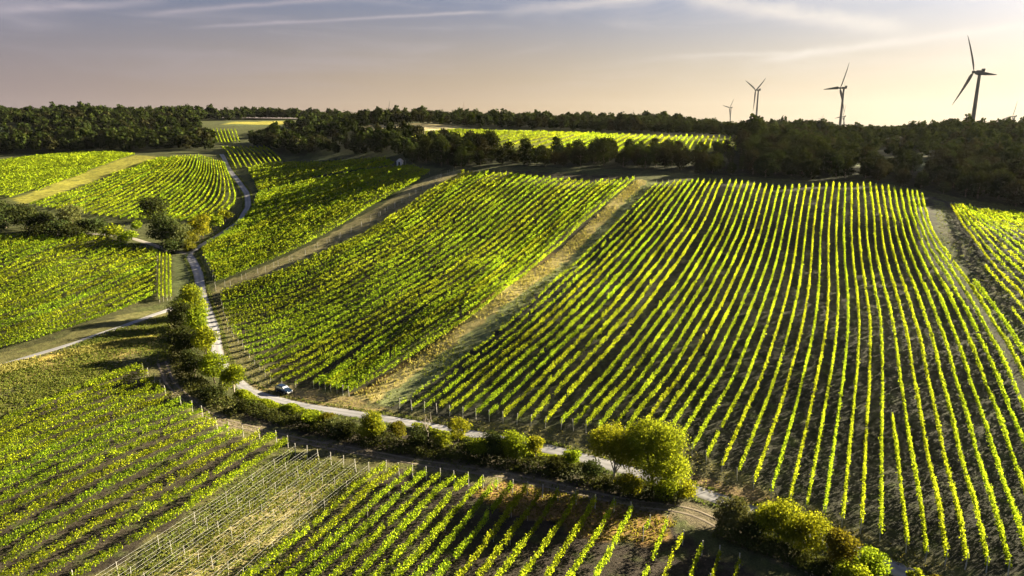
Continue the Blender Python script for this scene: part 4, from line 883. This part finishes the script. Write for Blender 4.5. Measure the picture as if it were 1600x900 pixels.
turbine(1284.5, 186, 10.5, 35, 'tiny distant wind turbine by a lone tree on the skyline')
turbine(606.5, 176, 21, 28, 'wind turbine hidden but for one slanting blade above the ridge wood')
turbine(988, 181, 12, 30, 'faint wind turbine blade tip above the middle ridge')
turbine(1583, 182, 25, 20, 'wind turbine blade tip at the far right edge of the ridge')
def mast():
    d = px_dir(725, 176)*1500.0; root = link(bpy.data.objects.new('radio_mast', None)); root.location = (d[0], d[1], d[2]+Z0)
    tag(root, 'thin lattice radio mast rising above the ridge wood', 'mast'); mm = plain_mat('mast_steel', (0.25, 0.18, 0.16), 0.6)
    bm = bmesh.new()
    for (x, y) in ((-.9, -.9), (.9, -.9), (.9, .9), (-.9, .9)): limb(bm, (x, y, -20), (x*0.35, y*0.35, 21), 0.16, 0.12, 5)
    for i in range(12):
        z = -6+i*2.2; w = 0.9-0.018*i*1.3; limb(bm, (-w, -w, z), (w, -w, z+2.2), 0.09, 0.09, 4); limb(bm, (w, w, z), (-w, w, z+2.2), 0.09, 0.09, 4); limb(bm, (-w, w, z), (-w, -w, z+2.2), 0.09, 0.09, 4)
    me = bm_mesh('lattice', bm, mm); link(bpy.data.objects.new('lattice', me), root)
    bm = bmesh.new(); limb(bm, (0, 0, 21), (0, 0, 27), 0.15, 0.08, 6); link(bpy.data.objects.new('antenna', bm_mesh('antenna', bm, mm)), root)
mast()
# ------------------------------------------------------------------ small white hut at the wood's edge
def hut():
    x, y = ground([(625, 258)])[0]; root = link(bpy.data.objects.new('hut', None)); root.location = (x, y, float(H(x, y))); root.rotation_euler = (0, 0, R_(-12))
    tag(root, 'tiny white gabled hut with a dark doorway against the wood', 'hut')
    wm = plain_mat('whitewash', (0.75, 0.75, 0.73), 0.85); dm = plain_mat('doorway_dark', (0.03, 0.025, 0.02), 0.9); rm = plain_mat('pale_tiles', (0.5, 0.46, 0.44), 0.8)
    w, dd, h, g, ow, oh = 1.35, 1.2, 2.1, 1.15, 0.55, 1.7
    V = []; Fc = []
    def box(x0, x1, y0, y1, z0, z1):
        b = len(V); V.extend([(x0, y0, z0), (x1, y0, z0), (x1, y1, z0), (x0, y1, z0), (x0, y0, z1), (x1, y0, z1), (x1, y1, z1), (x0, y1, z1)])
        Fc.extend([tuple(b+i for i in q) for q in ((0, 3, 2, 1), (4, 5, 6, 7), (0, 1, 5, 4), (1, 2, 6, 5), (2, 3, 7, 6), (3, 0, 4, 7))])
    box(-w, -ow, -dd, dd, -0.3, h); box(ow, w, -dd, dd, -0.3, h); box(-ow, ow, -dd+0.25, dd, -0.3, oh); box(-ow, ow, -dd, dd, oh, h)
    b = len(V); V.extend([(-w, -dd, h), (w, -dd, h), (0, -dd, h+g), (-w, dd, h), (w, dd, h), (0, dd, h+g)]); Fc.extend([(b, b+1, b+2), (b+5, b+4, b+3), (b, b+2, b+5, b+3), (b+1, b+4, b+5, b+2)])
    me = bpy.data.meshes.new('wall'); me.from_pydata(V, [], Fc); me.materials.append(wm); link(bpy.data.objects.new('wall', me), root)
    for s in (-1, 1):
        me = bpy.data.meshes.new('roof_slope'); e = w+0.3; k = g/w
        q = [(0, -dd-.25, h+g+.03), (s*e, -dd-.25, h+g+.03-k*e), (s*e, dd+.25, h+g+.03-k*e), (0, dd+.25, h+g+.03)]
        me.from_pydata(q+[(a, b_, c+0.12) for a, b_, c in q], [], [(0, 1, 2, 3), (7, 6, 5, 4), (0, 4, 5, 1), (1, 5, 6, 2), (2, 6, 7, 3), (3, 7, 4, 0)]); me.materials.append(rm); link(bpy.data.objects.new('roof_slope', me), root)
    V = []; Fc = []; box(-ow+.03, ow-.03, -dd+0.15, -dd+0.24, -0.2, oh-.03)
    me = bpy.data.meshes.new('doorway_shade'); me.from_pydata(V, [], Fc); me.materials.append(dm); link(bpy.data.objects.new('doorway_shade', me), root)  # dark panel stands in for the shade inside the open doorway
hut()
x, y = ground([(634, 257)])[0]
o = link(bpy.data.objects.new('white_post', big_post)); o.location = (x, y, float(H(x, y))); tag(o, 'small white marker post right of the tiny hut', 'post')

# ------------------------------------------------------------------ the parked car
def car():
    x, y = ground([(444, 613)])[0]; z = float(H(x, y))
    e = 1.0; gx = (H(x+e, y)-H(x-e, y))/(2*e); gy = (H(x, y+e)-H(x, y-e))/(2*e)
    up = Vector((-gx, -gy, 1)).normalized(); head = Vector((0.80, -0.60, 0)); head = (head-up*head.dot(up)).normalized(); side = up.cross(head)
    root = link(bpy.data.objects.new('parked_car', None)); root.matrix_world = Matrix((( *head, 0), (*side, 0), (*up, 0), (0, 0, 0, 1))).transposed(); root.location = (x, y, z+0.02)
    tag(root, 'dark blue car parked on the dry grass beside the road', 'car')
    paint = plain_mat('dark_blue_paint', (0.008, 0.022, 0.05), 0.22, 0.2, 0.6, 0.05, coat=0.8); glass = plain_mat('pale_reflection_glass', (0.55, 0.57, 0.60), 0.12, 0.3, 1.0, 0.0)  # pale window colour stands in for reflected sky
    chrome = plain_mat('bright_bumper', (0.75, 0.74, 0.72), 0.25, 0.6); tyre = plain_mat('tyre_rubber', (0.015, 0.015, 0.015), 0.9); rim = plain_mat('alloy_rim', (0.5, 0.5, 0.5), 0.3, 0.8); lamp = plain_mat('lamp_glass', (0.8, 0.8, 0.78), 0.1, 0, 0.8, 0); red = plain_mat('tail_lamp_red', (0.35, 0.02, 0.02), 0.2)
    def loft(sections, mat, name, parent, bev=True):
        # sections: list of (x, [(y,z)...] half profile) mirrored
        V = []; n = 2*len(sections[0][1])
        for sx, pr in sections:
            full = [(yy, zz) for yy, zz in pr]+[(-yy, zz) for yy, zz in reversed(pr)]
            V += [(sx, a, b) for a, b in full]
        Fc = []
        for i in range(len(sections)-1):
            for k in range(n): Fc.append((i*n+k, i*n+(k+1) % n, (i+1)*n+(k+1) % n, (i+1)*n+k))
        Fc.append(tuple(range(n-1, -1, -1))); Fc.append(tuple(range((len(sections)-1)*n, len(sections)*n)))
        me = bpy.data.meshes.new(name); me.from_pydata(V, [], Fc); bm = bmesh.new(); bm.from_mesh(me); bmesh.ops.recalc_face_normals(bm, faces=bm.faces)
        bm.to_mesh(me); bm.free(); me.materials.append(mat); return link(bpy.data.objects.new(name, me), parent)
    W = 0.88
    body = [(-2.12, [(0.70, 0.42), (0.74, 0.62), (0.72, 0.86), (0.60, 0.92)]), (-2.0, [(0.80, 0.30), (0.86, 0.60), (0.84, 0.92), (0.70, 0.98)]), (-1.2, [(0.84, 0.26), (0.90, 0.60), (0.88, 0.94), (0.74, 1.0)]),
            (0.75, [(0.84, 0.26), (0.90, 0.60), (0.88, 0.93), (0.74, 0.99)]), (1.5, [(0.82, 0.28), (0.88, 0.58), (0.84, 0.84), (0.66, 0.91)]), (2.0, [(0.74, 0.32), (0.80, 0.55), (0.76, 0.72), (0.58, 0.78)]), (2.15, [(0.62, 0.38), (0.66, 0.52), (0.62, 0.62), (0.48, 0.66)])]
    loft(body, paint, 'body', root)
    cab = [(-1.95, [(0.74, 0.95), (0.70, 1.15), (0.62, 1.32), (0.5, 1.36)]), (-1.5, [(0.80, 0.97), (0.72, 1.28), (0.66, 1.44), (0.52, 1.49)]), (-0.3, [(0.80, 0.97), (0.74, 1.28), (0.68, 1.47), (0.52, 1.53)]), (0.25, [(0.80, 0.97), (0.73, 1.24), (0.66, 1.42), (0.5, 1.46)]), (1.05, [(0.76, 0.94), (0.74, 0.96), (0.70, 0.98), (0.5, 1.0)])]
    loft(cab, paint, 'cabin', root)
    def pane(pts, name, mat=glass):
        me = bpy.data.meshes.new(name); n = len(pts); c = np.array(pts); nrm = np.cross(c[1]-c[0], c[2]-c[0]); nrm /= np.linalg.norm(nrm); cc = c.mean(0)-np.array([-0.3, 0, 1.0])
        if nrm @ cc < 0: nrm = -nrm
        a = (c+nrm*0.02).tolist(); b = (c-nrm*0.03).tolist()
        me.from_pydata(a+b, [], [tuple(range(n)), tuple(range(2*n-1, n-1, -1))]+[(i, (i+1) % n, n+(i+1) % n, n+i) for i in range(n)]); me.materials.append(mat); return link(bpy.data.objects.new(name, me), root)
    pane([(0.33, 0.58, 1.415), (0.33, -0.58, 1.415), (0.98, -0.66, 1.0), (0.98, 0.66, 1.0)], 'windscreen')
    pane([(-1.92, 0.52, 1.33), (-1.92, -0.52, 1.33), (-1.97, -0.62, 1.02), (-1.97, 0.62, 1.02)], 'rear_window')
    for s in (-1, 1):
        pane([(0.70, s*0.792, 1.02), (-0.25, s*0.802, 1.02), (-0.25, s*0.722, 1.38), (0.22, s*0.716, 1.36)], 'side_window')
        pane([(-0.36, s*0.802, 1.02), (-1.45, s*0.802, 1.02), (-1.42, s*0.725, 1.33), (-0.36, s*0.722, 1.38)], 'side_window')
        bm = bmesh.new(); bmesh.ops.create_cube(bm, size=1); bmesh.ops.scale(bm, vec=(0.16, 0.24, 0.15), verts=bm.verts); bmesh.ops.bevel(bm, geom=bm.edges[:], offset=0.04, segments=2, affect='EDGES'); ob = link(bpy.data.objects.new('wing_mirror', bm_mesh('wing_mirror', bm, paint)), root); ob.location = (0.68, s*0.98, 1.02)
        for wx in (-1.32, 1.32):
            bm = bmesh.new(); bmesh.ops.create_cone(bm, segments=20, radius1=0.33, radius2=0.33, depth=0.22, cap_ends=True); bmesh.ops.rotate(bm, matrix=Matrix.Rotation(math.pi/2, 3, 'X'), verts=bm.verts); bmesh.ops.bevel(bm, geom=bm.edges[:], offset=0.03, segments=2, affect='EDGES')
            wh = link(bpy.data.objects.new('wheel', bm_mesh('wheel', bm, tyre)), root); wh.location = (wx, s*0.80, 0.33)
            bm = bmesh.new(); bmesh.ops.create_cone(bm, segments=14, radius1=0.21, radius2=0.19, depth=0.03, cap_ends=True); bmesh.ops.rotate(bm, matrix=Matrix.Rotation(-s*math.pi/2, 3, 'X'), verts=bm.verts); rb = link(bpy.data.objects.new('rim', bm_mesh('rim', bm, rim)), wh); rb.location = (0, s*0.125, 0)
        bm = bmesh.new(); bmesh.ops.create_cube(bm, size=1); bmesh.ops.scale(bm, vec=(0.22, 0.30, 0.15), verts=bm.verts); bmesh.ops.bevel(bm, geom=bm.edges[:], offset=0.05, segments=2, affect='EDGES'); ob = link(bpy.data.objects.new('headlight', bm_mesh('headlight', bm, lamp)), root); ob.location = (2.03, s*0.55, 0.66)
        bm = bmesh.new(); bmesh.ops.create_cube(bm, size=1); bmesh.ops.scale(bm, vec=(0.1, 0.16, 0.30), verts=bm.verts); ob = link(bpy.data.objects.new('tail_lamp', bm_mesh('tail_lamp', bm, red)), root); ob.location = (-2.07, s*0.68, 0.78)
    bm = bmesh.new(); bmesh.ops.create_cube(bm, size=1); bmesh.ops.scale(bm, vec=(0.14, 1.30, 0.20), verts=bm.verts); bmesh.ops.bevel(bm, geom=bm.edges[:], offset=0.05, segments=2, affect='EDGES'); ob = link(bpy.data.objects.new('bumper', bm_mesh('bumper', bm, chrome)), root); ob.location = (2.14, 0, 0.45)
    bm = bmesh.new(); bmesh.ops.create_cube(bm, size=1); bmesh.ops.scale(bm, vec=(0.14, 1.45, 0.18), verts=bm.verts); bmesh.ops.bevel(bm, geom=bm.edges[:], offset=0.05, segments=2, affect='EDGES'); ob = link(bpy.data.objects.new('bumper', bm_mesh('bumper', bm, chrome)), root); ob.location = (-2.12, 0, 0.45)
car()

# ------------------------------------------------------------------ evening haze
def haze():
    zb = float(GZ.min())-1.0; zt = 330.0; x0, x1, y0, y1 = GX[0]-5, GX[-1]+5, GY[0]-5, GY[-1]+5
    V = [(x, y, z) for z in (zb, zt) for x, y in ((x0, y0), (x1, y0), (x1, y1), (x0, y1))]
    me = bpy.data.meshes.new('haze'); me.from_pydata(V, [], [(0, 3, 2, 1), (4, 5, 6, 7), (0, 1, 5, 4), (1, 2, 6, 5), (2, 3, 7, 6), (3, 0, 4, 7)])
    m, N, L = new_mat('evening_haze'); out = N.new('ShaderNodeOutputMaterial'); pv = N.new('ShaderNodeVolumePrincipled')
    pv.inputs['Color'].default_value = (0.85, 0.87, 0.92, 1); pv.inputs['Density'].default_value = HAZE_DENSITY; pv.inputs['Anisotropy'].default_value = 0.35
    L.new(pv.outputs[0], out.inputs['Volume']); me.materials.append(m)
    o = link(bpy.data.objects.new('haze', me)); o['kind'] = 'stuff'; tag(o, 'thin pale evening haze over the whole valley', 'haze')
HAZE_DENSITY = 0.000010
haze()
